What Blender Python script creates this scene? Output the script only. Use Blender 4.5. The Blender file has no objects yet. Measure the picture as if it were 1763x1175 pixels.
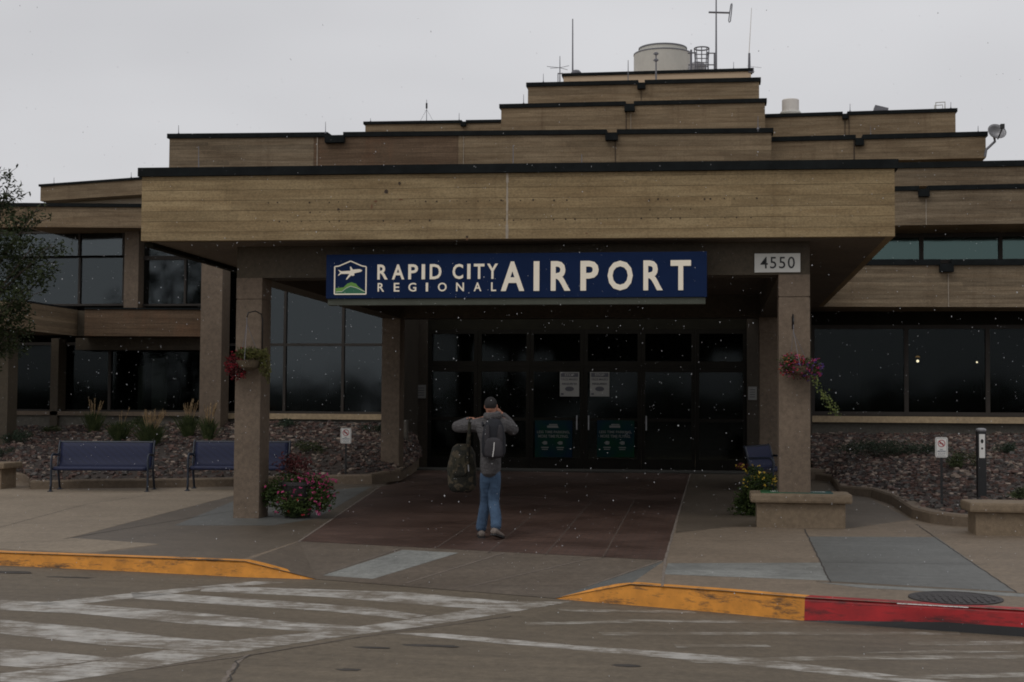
import bpy, bmesh, math, random
from mathutils import Vector, Matrix, noise as mnoise
random.seed(7)
R_ = random.random
def ru(a, b): return a + (b - a) * R_()
S = bpy.context.scene
COL = S.collection
# ------------------------------------------------------------------ camera
PW, PH, F, CZ = 1763.0, 1175.0, 2500.0, 1.76
yaw, pit, rl = math.atan(354 / F), math.atan(118 / F), .0065
fw = Vector((-math.sin(yaw) * math.cos(pit), math.cos(yaw) * math.cos(pit), math.sin(pit)))
r0 = Vector((math.cos(yaw), math.sin(yaw), 0)); u0 = r0.cross(fw)
RX = math.cos(rl) * r0 + math.sin(rl) * u0
UX = -math.sin(rl) * r0 + math.cos(rl) * u0
CP = Vector((0, 0, CZ))
cam = bpy.data.cameras.new('camera'); camo = bpy.data.objects.new('camera', cam); COL.objects.link(camo)
cam.sensor_width = 36; cam.lens = F / PW * 36; cam.clip_start = .1; cam.clip_end = 3000
m = Matrix.Identity(4)
for i in range(3):
    m[i][0] = RX[i]; m[i][1] = UX[i]; m[i][2] = -fw[i]; m[i][3] = CP[i]
camo.matrix_world = m
S.camera = camo
# ------------------------------------------------------------------ world, sun, exposure
SUN_EL, SUN_AZ = math.radians(48), math.radians(205)
w = bpy.data.worlds.new('World'); S.world = w; w.use_nodes = True
nt = w.node_tree; nt.nodes.clear()
out = nt.nodes.new('ShaderNodeOutputWorld')
sky = nt.nodes.new('ShaderNodeTexSky'); sky.sky_type = 'NISHITA'; sky.sun_disc = False
sky.sun_elevation = SUN_EL; sky.sun_rotation = SUN_AZ; sky.dust_density = 4
b1 = nt.nodes.new('ShaderNodeBackground'); b1.inputs[1].default_value = .06
nt.links.new(sky.outputs[0], b1.inputs[0])
b2 = nt.nodes.new('ShaderNodeBackground'); b2.inputs[1].default_value = 1.0
tc = nt.nodes.new('ShaderNodeTexCoord'); mp = nt.nodes.new('ShaderNodeMapping'); mp.inputs['Scale'].default_value = (1.5, 1.5, 4)
nz = nt.nodes.new('ShaderNodeTexNoise'); nz.inputs['Scale'].default_value = 1.6; nz.inputs['Detail'].default_value = 3
rp = nt.nodes.new('ShaderNodeValToRGB')
rp.color_ramp.elements[0].position = .3; rp.color_ramp.elements[0].color = (.585, .585, .605, 1)
rp.color_ramp.elements[1].position = .75; rp.color_ramp.elements[1].color = (.725, .725, .745, 1)
nt.links.new(tc.outputs['Generated'], mp.inputs[0]); nt.links.new(mp.outputs[0], nz.inputs['Vector'])
nt.links.new(nz.outputs[0], rp.inputs[0]); nt.links.new(rp.outputs[0], b2.inputs[0])
mx = nt.nodes.new('ShaderNodeMixShader'); mx.inputs[0].default_value = .94
nt.links.new(b1.outputs[0], mx.inputs[1]); nt.links.new(b2.outputs[0], mx.inputs[2]); nt.links.new(mx.outputs[0], out.inputs[0])
sl = bpy.data.lights.new('sun', 'SUN'); sl.energy = .5; sl.angle = math.radians(25); sl.color = (1, .95, .88)
so = bpy.data.objects.new('sun', sl); COL.objects.link(so)
so.rotation_euler = (math.radians(90) - SUN_EL, 0, math.radians(-25))
S.view_settings.view_transform = 'Standard'; S.view_settings.look = 'None'
S.view_settings.exposure = 0; S.view_settings.gamma = 1
S.render.engine = 'CYCLES'
S.cycles.use_denoising = True; S.cycles.filter_width = 1.85
S.cycles.max_bounces = 8; S.cycles.transparent_max_bounces = 16
# ------------------------------------------------------------------ surveying helpers: a sight line meets a real plane
def ray(px, py): return fw + RX * ((px - PW / 2) / F) + UX * ((PH / 2 - py) / F)
def at(px, py, Y):
    d = ray(px, py); return CP + d * (Y / d.y)
def onp(px, py, a, b, c):
    d = ray(px, py); t = (a * CP.x + b * CP.y + c - CP.z) / (d.z - a * d.x - b * d.y); return CP + d * t
GP = (0, .015, -.2025)
RP = (-.011, 0, -.2005)
def gz(y): return .015 * y - .2025
def rz(x): return -.011 * x - .2005
def ong(px, py, dz=0): return onp(px, py, GP[0], GP[1], GP[2] + dz)
def onr(px, py, dz=0): return onp(px, py, RP[0], RP[1], RP[2] + dz)
def onz(px, py, z): return onp(px, py, 0, 0, z)
# ------------------------------------------------------------------ object helpers
ORG = {}
def tag(o, label=None, cat=None, group=None, kind=None):
    if label: o['label'] = label
    if cat: o['category'] = cat
    if group: o['group'] = group
    if kind: o['kind'] = kind
    return o
def empty(name, loc, label, cat, group=None, rz_=0):
    o = bpy.data.objects.new(name, None); COL.objects.link(o); o.location = loc; o.rotation_euler = (0, 0, rz_)
    o.empty_display_size = .2
    ORG[o.name] = Vector(loc); return tag(o, label, cat, group)
def link_tree(o, parent=None):
    c = o.copy(); COL.objects.link(c); c.parent = parent
    for ch in [x for x in o.children]: link_tree(ch, c)
    return c
class MB:
    def __init__(s): s.v = []; s.f = []; s.m = []; s.smooth = False; s.mi = 0
    def add(s, vs, fs):
        b = len(s.v); s.v += [Vector(v) for v in vs]; s.f += [[b + i for i in f] for f in fs]; s.m += [s.mi] * len(fs); return s
    def box(s, x0, y0, z0, x1, y1, z1):
        return s.add([(x0,y0,z0),(x1,y0,z0),(x1,y1,z0),(x0,y1,z0),(x0,y0,z1),(x1,y0,z1),(x1,y1,z1),(x0,y1,z1)],
            [(0,3,2,1),(4,5,6,7),(0,1,5,4),(1,2,6,5),(2,3,7,6),(3,0,4,7)])
    def prism(s, pts, z0, z1):   # plan polygon, z0/z1 may be functions of (x,y)
        n = len(pts); g = lambda z, p: z(p[0], p[1]) if callable(z) else z
        vs = [(p[0], p[1], g(z0, p)) for p in pts] + [(p[0], p[1], g(z1, p)) for p in pts]
        return s.add(vs, [list(range(n))[::-1], list(range(n, 2 * n))] + [(i, (i + 1) % n, n + (i + 1) % n, n + i) for i in range(n)])
    def slab(s, P0, P1, z0, z1, d):   # front edge P0-P1 in plan, goes back d along +Y
        return s.prism([(P0[0], P0[1]), (P1[0], P1[1]), (P1[0], P1[1] + d), (P0[0], P0[1] + d)], z0, z1)
    def poly(s, pts): return s.add(pts, [list(range(len(pts)))])
    def extr(s, pts, d):       # 3d polygon extruded by vector d
        n = len(pts); d = Vector(d); vs = [Vector(p) for p in pts] + [Vector(p) + d for p in pts]
        return s.add(vs, [list(range(n))[::-1], list(range(n, 2 * n))] + [(i, (i + 1) % n, n + (i + 1) % n, n + i) for i in range(n)])
    def tube(s, pts, r, n=8, cap=True):
        pts = [Vector(p) for p in pts]; rs = r if isinstance(r, (list, tuple)) else [r] * len(pts)
        b = len(s.v); vs = []; prev = None
        for i, p in enumerate(pts):
            t = (pts[min(i + 1, len(pts) - 1)] - pts[max(i - 1, 0)]).normalized()
            a = (prev - t * prev.dot(t)) if prev is not None else t.orthogonal()
            if a.length < 1e-6: a = t.orthogonal()
            a.normalize(); prev = a; c = t.cross(a)
            for k in range(n):
                an = 2 * math.pi * k / n; vs.append(p + (a * math.cos(an) + c * math.sin(an)) * rs[i])
        fs = []
        for i in range(len(pts) - 1):
            for k in range(n):
                k2 = (k + 1) % n; fs.append((i*n+k, i*n+k2, (i+1)*n+k2, (i+1)*n+k))
        if cap: fs.append(list(range(n))[::-1]); fs.append([(len(pts)-1)*n + k for k in range(n)])
        return s.add(vs, fs)
    def lathe(s, prof, c, n=24):   # prof [(r,z)]
        vs = []; fs = []
        for (r, z) in prof:
            for k in range(n):
                an = 2 * math.pi * k / n; vs.append((c[0] + r * math.cos(an), c[1] + r * math.sin(an), c[2] + z))
        for i in range(len(prof) - 1):
            for k in range(n):
                k2 = (k + 1) % n; fs.append((i*n+k, i*n+k2, (i+1)*n+k2, (i+1)*n+k))
        fs.append(list(range(n))[::-1]); fs.append([(len(prof)-1)*n + k for k in range(n)])
        return s.add(vs, fs)
    def build(s, name, mat, parent=None, loc=None, recalc=True, bevel=0, xf=None):
        me = bpy.data.meshes.new(name)
        o_ = Vector(loc) if loc is not None else (ORG.get(parent.name, Vector()) if parent is not None else Vector())
        vs = [(xf @ v) if xf else v for v in s.v]
        me.from_pydata([tuple(v - o_) for v in vs], [], s.f)
        mats = mat if isinstance(mat, (list, tuple)) else [mat]
        for q in mats: me.materials.append(q)
        me.polygons.foreach_set('material_index', s.m)
        if recalc or bevel:
            bm = bmesh.new(); bm.from_mesh(me)
            if bevel:
                bmesh.ops.recalc_face_normals(bm, faces=bm.faces)
                ed = [e for e in bm.edges if len(e.link_faces) == 2 and e.calc_face_angle(0) > .6]
                bmesh.ops.bevel(bm, geom=ed, offset=bevel, segments=2, profile=.6, affect='EDGES', clamp_overlap=True)
            bmesh.ops.recalc_face_normals(bm, faces=bm.faces)
            bm.to_mesh(me); bm.free()
        if s.smooth:
            me.polygons.foreach_set('use_smooth', [True] * len(me.polygons))
        me.update()
        o = bpy.data.objects.new(name, me); COL.objects.link(o)
        if parent is not None: o.parent = parent
        if loc is not None: o.location = loc
        ORG[o.name] = o_
        return o
def mesh_of(objtmp, name, mat, parent, origin):
    bpy.context.view_layer.update()
    dg = bpy.context.evaluated_depsgraph_get()
    me = bpy.data.meshes.new_from_object(objtmp.evaluated_get(dg))
    me.name = name; bpy.data.objects.remove(objtmp)
    me.materials.clear(); me.materials.append(mat)
    me.polygons.foreach_set('use_smooth', [True] * len(me.polygons))
    o = bpy.data.objects.new(name, me); COL.objects.link(o)
    if parent is not None: o.parent = parent
    else: o.location = origin
    ORG[o.name] = Vector(origin)
    return o
def skin(name, pts, edges, rad, mat, parent=None, origin=(0, 0, 0), sub=2, root=0):
    og = Vector(origin)
    me = bpy.data.meshes.new('t'); me.from_pydata([tuple(Vector(p) - og) for p in pts], edges, [])
    t = bpy.data.objects.new('t', me); COL.objects.link(t)
    t.modifiers.new('s', 'SKIN'); su = t.modifiers.new('u', 'SUBSURF'); su.levels = sub; su.render_levels = sub
    for i, r in enumerate(rad):
        sv = me.skin_vertices[0].data[i]; sv.radius = r if isinstance(r, tuple) else (r, r)
        sv.use_root = (i == root)
    return mesh_of(t, name, mat, parent, origin)
def text_mb(s, mb, x0, z0, x1, z1, place, off=0.0, thick=.01, spacing=1.0):
    """letters as a mesh, fitted in the rectangle; place(x,z,d) gives the world point"""
    c = bpy.data.curves.new('t', 'FONT'); c.body = s; c.offset = off; c.space_character = spacing; c.resolution_u = 3
    t = bpy.data.objects.new('t', c); COL.objects.link(t); bpy.context.view_layer.update()
    dg = bpy.context.evaluated_depsgraph_get(); me = bpy.data.meshes.new_from_object(t.evaluated_get(dg))
    bpy.data.objects.remove(t)
    xs = [v.co.x for v in me.vertices]; ys = [v.co.y for v in me.vertices]
    ax, bx, ay, by = min(xs), max(xs), min(ys), max(ys)
    bm = bmesh.new(); bm.from_mesh(me)
    r = bmesh.ops.extrude_face_region(bm, geom=list(bm.faces))
    ex = set(v for v in r['geom'] if isinstance(v, bmesh.types.BMVert))
    vs = []; idx = {}
    for i, v in enumerate(bm.verts):
        idx[v] = i; fx = (v.co.x - ax) / (bx - ax); fy = (v.co.y - ay) / (by - ay)
        vs.append(place(x0 + fx * (x1 - x0), z0 + fy * (z1 - z0), thick if v in ex else 0))
    fs = [[idx[v] for v in f.verts] for f in bm.faces]; bm.free()
    mb.add(vs, fs)
# ------------------------------------------------------------------ materials
class N:
    def __init__(s, name):
        s.m = bpy.data.materials.new(name); s.m.use_nodes = True; s.t = s.m.node_tree
        s.b = s.t.nodes['Principled BSDF']; s.pos = None
    def node(s, ty, **kw):
        n = s.t.nodes.new(ty)
        for k, v in kw.items(): setattr(n, k, v)
        return n
    def link(s, a, b): s.t.links.new(a, b)
    def P(s, scale=(1, 1, 1), rot=(0, 0, 0), loc=(0, 0, 0)):
        g = s.node('ShaderNodeNewGeometry'); mpn = s.node('ShaderNodeMapping')
        mpn.inputs['Scale'].default_value = scale; mpn.inputs['Rotation'].default_value = rot; mpn.inputs['Location'].default_value = loc
        s.link(g.outputs['Position'], mpn.inputs[0]); return mpn.outputs[0]
    def noise(s, scale=(1, 1, 1), detail=4, rough=.55, loc=(0, 0, 0), rot=(0, 0, 0)):
        n = s.node('ShaderNodeTexNoise'); n.inputs['Scale'].default_value = 1; n.inputs['Detail'].default_value = detail
        n.inputs['Roughness'].default_value = rough; s.link(s.P(scale, rot, loc), n.inputs['Vector']); return n.outputs[0]
    def ramp(s, fac, stops):
        r = s.node('ShaderNodeValToRGB'); e = r.color_ramp.elements
        while len(e) < len(stops): e.new(.5)
        for i, (p, c) in enumerate(stops):
            e[i].position = p; e[i].color = (c[0], c[1], c[2], 1) if isinstance(c, (tuple, list)) else (c, c, c, 1)
        s.link(fac, r.inputs[0]); return r.outputs[0]
    def mix(s, fac, a, b, mode='MIX'):
        n = s.node('ShaderNodeMix', data_type='RGBA', blend_type=mode)
        for sock, v in ((n.inputs[0], fac), (n.inputs[6], a), (n.inputs[7], b)):
            if hasattr(v, 'links'): s.link(v, sock)
            elif isinstance(v, (tuple, list)): sock.default_value = (v[0], v[1], v[2], 1)
            else: sock.default_value = v
        return n.outputs[2]
    def math(s, op, a, b=0.0, c=0.0):
        n = s.node('ShaderNodeMath', operation=op)
        for i, v in enumerate((a, b, c)):
            if hasattr(v, 'links'): s.link(v, n.inputs[i])
            else: n.inputs[i].default_value = v
        return n.outputs[0]
    def bump(s, h, strength=.3, dist=.02):
        n = s.node('ShaderNodeBump'); n.inputs['Strength'].default_value = strength; n.inputs['Distance'].default_value = dist
        s.link(h, n.inputs['Height']); s.link(n.outputs[0], s.b.inputs['Normal'])
    def col(s, c):
        if hasattr(c, 'links'): s.link(c, s.b.inputs['Base Color'])
        else: s.b.inputs['Base Color'].default_value = (c[0], c[1], c[2], 1)
    def rough(s, r):
        if hasattr(r, 'links'): s.link(r, s.b.inputs['Roughness'])
        else: s.b.inputs['Roughness'].default_value = r
def sc(c, k): return tuple(x * k for x in c)
def simple(name, c, rough=.7, var=.25, vs=3.0, metal=0, bumps=0, bs=40):
    n = N(name); f = n.noise((vs, vs, vs), 5, .6)
    n.col(n.ramp(f, [(.3, sc(c, 1 - var)), (.7, sc(c, 1 + var))])); n.rough(rough); n.b.inputs['Metallic'].default_value = metal
    if bumps: n.bump(n.noise((bs, bs, bs), 3), bumps, .01)
    return n.m
def boards(name, c, bh=.137, vary=.30, stain=.35, grain=1.0, off=0.0, rust=0.0, line=.42, lmask=.4):
    n = N(name)
    g = n.node('ShaderNodeNewGeometry'); sp = n.node('ShaderNodeSeparateXYZ'); n.link(g.outputs['Position'], sp.inputs[0])
    wob = n.noise((.35, .35, 1), 2)
    z = n.math('ADD', sp.outputs[2], off)
    z = n.math('ADD', z, n.math('MULTIPLY', n.math('SUBTRACT', wob, .5), .02))
    v = n.math('DIVIDE', z, bh); fl = n.math('FLOOR', v); fr = n.math('FRACT', v)
    cb = n.node('ShaderNodeCombineXYZ')
    xx = n.math('ADD', sp.outputs[0], n.math('MULTIPLY', fl, 7.31))
    n.link(n.math('MULTIPLY', n.math('FLOOR', n.math('DIVIDE', xx, 3.6)), 1.0), cb.inputs[0]); n.link(fl, cb.inputs[1])
    wn = n.node('ShaderNodeTexWhiteNoise', noise_dimensions='3D'); n.link(cb.outputs[0], wn.inputs['Vector'])
    cb2 = n.node('ShaderNodeCombineXYZ'); n.link(n.math('MULTIPLY', sp.outputs[0], .9), cb2.inputs[0]); n.link(n.math('MULTIPLY', fl, 3.7), cb2.inputs[1])
    n.link(n.math('MULTIPLY', sp.outputs[2], 9), cb2.inputs[2])
    st = n.node('ShaderNodeTexNoise'); st.inputs['Scale'].default_value = 1.0; st.inputs['Detail'].default_value = 4; n.link(cb2.outputs[0], st.inputs['Vector'])
    gr = n.noise((2.2, 2.2, 75), 4, .7)
    cc = n.mix(wn.outputs[0], sc(c, 1 - vary), sc(c, 1 + vary))
    cc = n.mix(n.ramp(st.outputs[0], [(.35, 0), (.62, 1)]), n.mix(1.0, cc, (.74, .70, .66), 'MULTIPLY'), cc)
    cc = n.mix(.55 * grain, cc, n.ramp(gr, [(.3, .45), (.7, 1.35)]), 'MULTIPLY')
    big = n.noise((.45, .45, 1.6), 5, .6, loc=(off * 9 + 3, 1, 2))
    cc = n.mix(n.ramp(big, [(.42, 0), (.72, stain)]), cc, n.mix(1.0, cc, (.38, .33, .28), 'MULTIPLY'))
    drip = n.noise((4.5, 4.5, .25), 5, .7, loc=(5, off, 1))
    cc = n.mix(n.ramp(drip, [(.55, 0), (.8, .55)]), cc, n.mix(1.0, cc, (.5, .42, .36), 'MULTIPLY'))
    if rust:
        rn = n.noise((1.3, 1.3, .9), 4, .6, loc=(11, 3, 7))
        cc = n.mix(n.ramp(rn, [(.55, 0), (.75, rust)]), cc, (.22, .085, .035))
    spk = n.noise((30, 30, 45), 3, .7)
    cc = n.mix(.5, cc, n.ramp(spk, [(.35, .55), (.6, 1.2)]), 'MULTIPLY')
    edge = n.ramp(fr, [(0, line), (.085, 1.0)]); 
    lw = n.noise((.8, .8, 3), 3, loc=(2, 2, 9))
    cc = n.mix(n.ramp(lw, [(.3, lmask), (.6, 1)]), cc, n.mix(1.0, cc, edge, 'MULTIPLY'))
    n.col(cc); n.rough(.9)
    h = n.math('ADD', n.math('MULTIPLY', edge, .8), n.math('MULTIPLY', gr, .35)); h = n.math('ADD', h, n.math('MULTIPLY', wn.outputs[0], .25))
    n.bump(h, .5, .012)
    return n.m
def conc(name, c, var=.22, stain=.4, crack=0, rough=.85, spec=.4, streak=0, joints=None, dark=(.5, .46, .42), wetc=None):
    n = N(name)
    a = n.noise((1.1, 1.1, 1.1), 6, .65); b = n.noise((14, 14, 14), 4, .7, loc=(3, 1, 0)); d = n.noise((.28, .28, .28), 4, .6, loc=(9, 4, 0))
    cc = n.ramp(a, [(.3, sc(c, 1 - var)), (.7, sc(c, 1 + var))])
    cc = n.mix(.7, cc, n.ramp(b, [(.3, .66), (.7, 1.28)]), 'MULTIPLY')
    fine = n.noise((90, 90, 90), 2, .8)
    cc = n.mix(.6, cc, n.ramp(fine, [(.3, .72), (.7, 1.25)]), 'MULTIPLY')
    cc = n.mix(n.ramp(d, [(.45, 0), (.7, stain)]), cc, n.mix(1.0, cc, dark, 'MULTIPLY'))
    if streak:
        s_ = n.noise((.5, 5.5, 1), 5, .7, rot=(0, 0, .25), loc=(1, 7, 3)); cc = n.mix(streak, cc, n.ramp(s_, [(.3, .68), (.7, 1.22)]), 'MULTIPLY')
    n.col(cc); n.rough(n.ramp(d, [(.4, rough), (.7, rough * .75)])); n.b.inputs['Specular IOR Level'].default_value = spec
    n.bump(b, .25, .008); return n.m
def paint(name, c, under, wear=.45, scale=(3, 3, 3), stretch=None, rough=.6, lo=.45):
    n = N(name)
    a = n.noise(scale, 7, .75, loc=(4, 2, 1)); s_ = n.noise(stretch or (2, 22, 2), 5, .8, rot=(0, 0, .12))
    k = n.math('ADD', n.math('MULTIPLY', a, .55), n.math('MULTIPLY', s_, .45))
    mask = n.ramp(k, [(lo, 1), (lo + .09, 0)])
    t = n.noise((6, 6, 6), 4)
    pc = n.ramp(t, [(.3, sc(c, .78)), (.7, sc(c, 1.15))])
    n.col(n.mix(n.math('MULTIPLY', mask, wear), pc, under)); n.rough(rough); return n.m
M = {}
M['fascia'] = boards('weathered_tan_board_concrete', (.35, .262, .142), bh=.151, vary=.12, stain=.5, grain=.5, off=.151 - ((at(500, 413, 20.3).z + .119) % .151), line=.42, lmask=.4)
M['band'] = boards('board_concrete_band', (.25, .185, .115), bh=.115, vary=.16, stain=.4, off=.06)
M['band2'] = boards('board_concrete_upper', (.265, .198, .122), bh=.125, vary=.12, stain=.45, off=.01, grain=.7)
M['bandrust'] = boards('board_concrete_reddish', (.155, .102, .062), bh=.125, vary=.12, stain=.3, rust=.3)
M['bandgrey'] = boards('board_concrete_grey', (.235, .182, .12), bh=.10, vary=.2, stain=.5, off=.02)
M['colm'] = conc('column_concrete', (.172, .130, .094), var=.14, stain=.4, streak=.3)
M['coldark'] = conc('shaded_beam_concrete', (.078, .062, .042), var=.15, stain=.4)  # darker than the column concrete, shade under the canopy put into the colour
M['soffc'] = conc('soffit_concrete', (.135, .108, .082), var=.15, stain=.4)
M['sidew'] = conc('shaded_recess_wall', (.042, .033, .023), var=.15, stain=.4)  # entrance walls, shade of the recess included in the dark brown
M['winframe'] = simple('brown_window_frame', (.030, .024, .019), .7, .2)
M['jointp'] = simple('paver_joint', (.10, .076, .06), .9, .25, 9)
M['tan'] = simple('tan_metal_panel', (.50, .375, .25), .6, .06)
M['cream'] = simple('cream_wall', (.46, .39, .30), .8, .05)
M['sill'] = conc('sill_concrete', (.42, .32, .20), var=.12, stain=.2)
M['coping'] = simple('black_roof_edging', (.011, .013, .0135), .8, .3, 5)
M['coping'].node_tree.nodes['Principled BSDF'].inputs['Specular IOR Level'].default_value = .1
M['soffit'] = simple('shaded_soffit', (.014, .013, .009), .9, .2); M['soffit'].node_tree.nodes['Principled BSDF'].inputs['Specular IOR Level'].default_value = .1  # near-black tone carries the deep shade under the roof
M['bwall'] = conc('foundation_concrete', (.13, .12, .10), var=.15)
M['frame'] = simple('shaded_bronze_frame', (.010, .009, .007), .8, .2); M['frame'].node_tree.nodes['Principled BSDF'].inputs['Specular IOR Level'].default_value = .12  # bronze darkened further to deepen the shade at the doors
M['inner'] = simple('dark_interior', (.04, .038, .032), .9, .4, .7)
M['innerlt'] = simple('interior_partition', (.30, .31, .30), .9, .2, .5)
M['black'] = simple('black_metal', (.012, .012, .013), .5, .2)
M['navy'] = simple('navy_coated_steel', (.045, .055, .115), .42, .25, 6)
M['navy2'] = simple('navy_frame_steel', (.014, .022, .038), .4, .2, 6)
M['signblue'] = simple('blue_sign_face', (.009, .021, .066), .9, .08); M['signblue'].node_tree.nodes['Principled BSDF'].inputs['Specular IOR Level'].default_value = .12
M['signgrey'] = simple('grey_green_sign_tray', (.065, .072, .055), .8, .15)
M['white'] = simple('white_sign_paint', (.78, .77, .74), .5, .05)
M['cabwhite'] = simple('off_white_paint', (.55, .53, .49), .6, .08)
M['green1'] = simple('bright_green', (.13, .30, .05), .5, .05)
M['green2'] = simple('dark_green', (.02, .14, .07), .5, .05)
M['galv'] = simple('galvanised_metal', (.30, .30, .31), .45, .15, 5, .4)
M['antgrey'] = simple('antenna_metal', (.16, .16, .18), .5, .15, 5, .3)
M['tower'] = simple('cooling_tower_sheet', (.50, .49, .45), .6, .07, 2)
M['ventw'] = simple('vent_white', (.72, .68, .63), .6, .05)
M['bark'] = simple('bark', (.07, .055, .042), .95, .35, 20, 0, .6)
M['rustspot'] = simple('rust_stain', (.17, .085, .045), .9, .3, 40)
M['hole'] = simple('bolt_hole_stain', (.055, .038, .027), .95, .2, 40)
M['caulk'] = simple('pale_joint_filler', (.36, .31, .25), .9, .2, 8)
def leafmat(name, a, b):
    n = N(name); oi = n.noise((7, 7, 7), 3, .7); n.col(n.ramp(oi, [(.35, a), (.65, b)])); n.rough(.75)
    n.b.inputs['Specular IOR Level'].default_value = .2; return n.m
M['leaf'] = leafmat('tree_leaf', (.014, .022, .008), (.040, .052, .018))
M['juniper'] = leafmat('juniper_leaf', (.016, .028, .016), (.05, .07, .045))
M['shrub'] = leafmat('shrub_leaf', (.022, .034, .014), (.07, .085, .035))
M['blade'] = leafmat('grass_blade', (.018, .030, .010), (.06, .075, .025))
M['plume'] = leafmat('dry_plume', (.22, .15, .08), (.42, .30, .17))
M['potleaf'] = leafmat('pot_leaf', (.02, .036, .010), (.06, .085, .022))
M['vine'] = leafmat('vine_leaf', (.08, .11, .03), (.20, .23, .07))
M['vinedk'] = leafmat('olive_vine_leaf', (.05, .055, .015), (.13, .13, .04))
M['darkred'] = leafmat('dark_red_petal', (.12, .008, .012), (.30, .015, .03))
M['pink'] = leafmat('pink_petal', (.27, .025, .09), (.50, .08, .21))
M['red'] = leafmat('red_petal', (.22, .01, .02), (.50, .03, .05))
M['purple'] = leafmat('purple_petal', (.06, .03, .16), (.16, .08, .30))
M['orange'] = leafmat('orange_petal', (.45, .12, .06), (.6, .2, .1))
M['yellow'] = leafmat('yellow_petal', (.50, .33, .03), (.75, .55, .10))
M['maroon'] = leafmat('maroon_leaf', (.04, .012, .012), (.11, .03, .03))
def glassmat(name, tint, refl=1.6, gc=(.8, .9, .95)):
    n = N(name); n.t.nodes.remove(n.b); o = [x for x in n.t.nodes if x.type == 'OUTPUT_MATERIAL'][0]
    tr = n.node('ShaderNodeBsdfTransparent'); tr.inputs[0].default_value = (*tint, 1)
    gl = n.node('ShaderNodeBsdfGlossy'); gl.inputs['Roughness'].default_value = .07; gl.inputs[0].default_value = (*gc, 1)
    fr = n.node('ShaderNodeFresnel'); fr.inputs[0].default_value = 1.5
    bp = n.node('ShaderNodeBump'); bp.inputs['Strength'].default_value = .06; bp.inputs['Distance'].default_value = .05
    n.link(n.noise((.8, .8, .8), 2), bp.inputs['Height']); n.link(bp.outputs[0], gl.inputs['Normal'])
    k = n.math('MINIMUM', n.math('MULTIPLY', fr.outputs[0], refl), 1.0); ms = n.node('ShaderNodeMixShader')
    n.link(k, ms.inputs[0]); n.link(tr.outputs[0], ms.inputs[1]); n.link(gl.outputs[0], ms.inputs[2]); n.link(ms.outputs[0], o.inputs[0])
    return n.m
M['glass'] = glassmat('tinted_glass', (.42, .46, .42), .32)
M['glasstop'] = glassmat('bright_transom_glass', (.30, .34, .34), 2.3)
M['glassup'] = glassmat('blue_grey_glass', (.30, .34, .34), 1.6)
M['glassteal'] = glassmat('teal_glass', (.22, .30, .30), 3.0, (.55, .80, .76))
def emis(name, c, e):
    n = N(name); n.col(c); n.b.inputs['Emission Color'].default_value = (*c, 1); n.b.inputs['Emission Strength'].default_value = e; return n.m
M['lamp'] = emis('lit_lamp', (1, .75, .6), 6)
M['lampo'] = emis('lit_orange_lamp', (1, .5, .2), .5)
# lettering of a backlit sign cabinet
M['letter'] = emis('backlit_letter_white', (.76, .69, .57), .13)
# ground materials
UR = (.088, .075, .060)
M['road'] = conc('road_concrete', (.142, .114, .080), var=.12, stain=.3, streak=.55, rough=.75, spec=.35, dark=(.62, .6, .57))
M['walk'] = conc('pavement_concrete', (.20, .156, .112), var=.12, stain=.3, streak=.3, rough=.8, dark=(.72, .68, .64))
M['walkdry'] = conc('dry_pavement', (.265, .215, .158), var=.1, stain=.3, streak=.3, rough=.85, dark=(.75, .71, .66))
M['walkwet'] = conc('damp_pavement', (.125, .100, .074), var=.14, stain=.35, streak=.4, rough=.55, spec=.5)
M['walkgrey'] = conc('grey_slab', (.135, .138, .13), var=.12, stain=.3, streak=.4, rough=.6, spec=.5)
M['walkwhite'] = conc('whitish_slab', (.23, .235, .22), var=.25, stain=.5, streak=.5, rough=.7)
M['ramp'] = conc('ramp_concrete', (.135, .108, .082), var=.12, stain=.45, streak=.4, rough=.6, spec=.5)
M['kerbc'] = conc('kerb_concrete', (.17, .130, .092), var=.15, stain=.4)
M['planter'] = conc('planter_concrete', (.205, .155, .103), var=.14, stain=.35)
def pavers():
    n = N('red_brown_pavers')
    br = n.node('ShaderNodeTexBrick'); n.link(n.P((1, 1, 1)), br.inputs['Vector']); br.inputs['Scale'].default_value = 1
    br.inputs['Brick Width'].default_value = .2; br.inputs['Row Height'].default_value = .1; br.inputs['Mortar Size'].default_value = .006
    br.inputs['Color1'].default_value = (.068, .037, .026, 1); br.inputs['Color2'].default_value = (.094, .052, .037, 1); br.inputs['Mortar'].default_value = (.04, .03, .026, 1)
    a = n.noise((.7, .7, .7), 5, .6); c = n.mix(.8, br.outputs[0], n.ramp(a, [(.3, .6), (.7, 1.3)]), 'MULTIPLY')
    n.col(c); n.rough(n.ramp(a, [(.3, .42), (.7, .7)])); n.bump(br.outputs[1], -.3, .004); return n.m
M['paver'] = pavers()
M['jointl'] = simple('pale_joint', (.17, .14, .115), .9, .25, 9)
M['jointd'] = simple('dark_joint', (.045, .038, .032), .9, .3, 9)
M['mark'] = paint('worn_white_paint', (.44, .42, .385), (.142, .114, .080), .95, (2.2, 2.2, 2.2), (1.3, 30, 1), .7, .452)
M['mark2'] = paint('faded_white_paint', (.36, .34, .30), (.142, .114, .080), 1.0, (1.5, 1.5, 1.5), (1.0, 22, 1), .7, .485)
M['kerby'] = paint('yellow_kerb_paint', (.70, .285, .035), (.05, .04, .03), .9, (2.2, 2.2, 7), (2.5, 2.5, 14), .6, .392)
M['kerbr'] = paint('red_kerb_paint', (.42, .012, .016), (.05, .012, .012), .85, (1.3, 1.3, 6), (1.8, 1.8, 12), .45, .415)
M['iron'] = simple('cast_iron', (.045, .04, .04), .6, .3, 20, .3, .4, 60)
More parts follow.
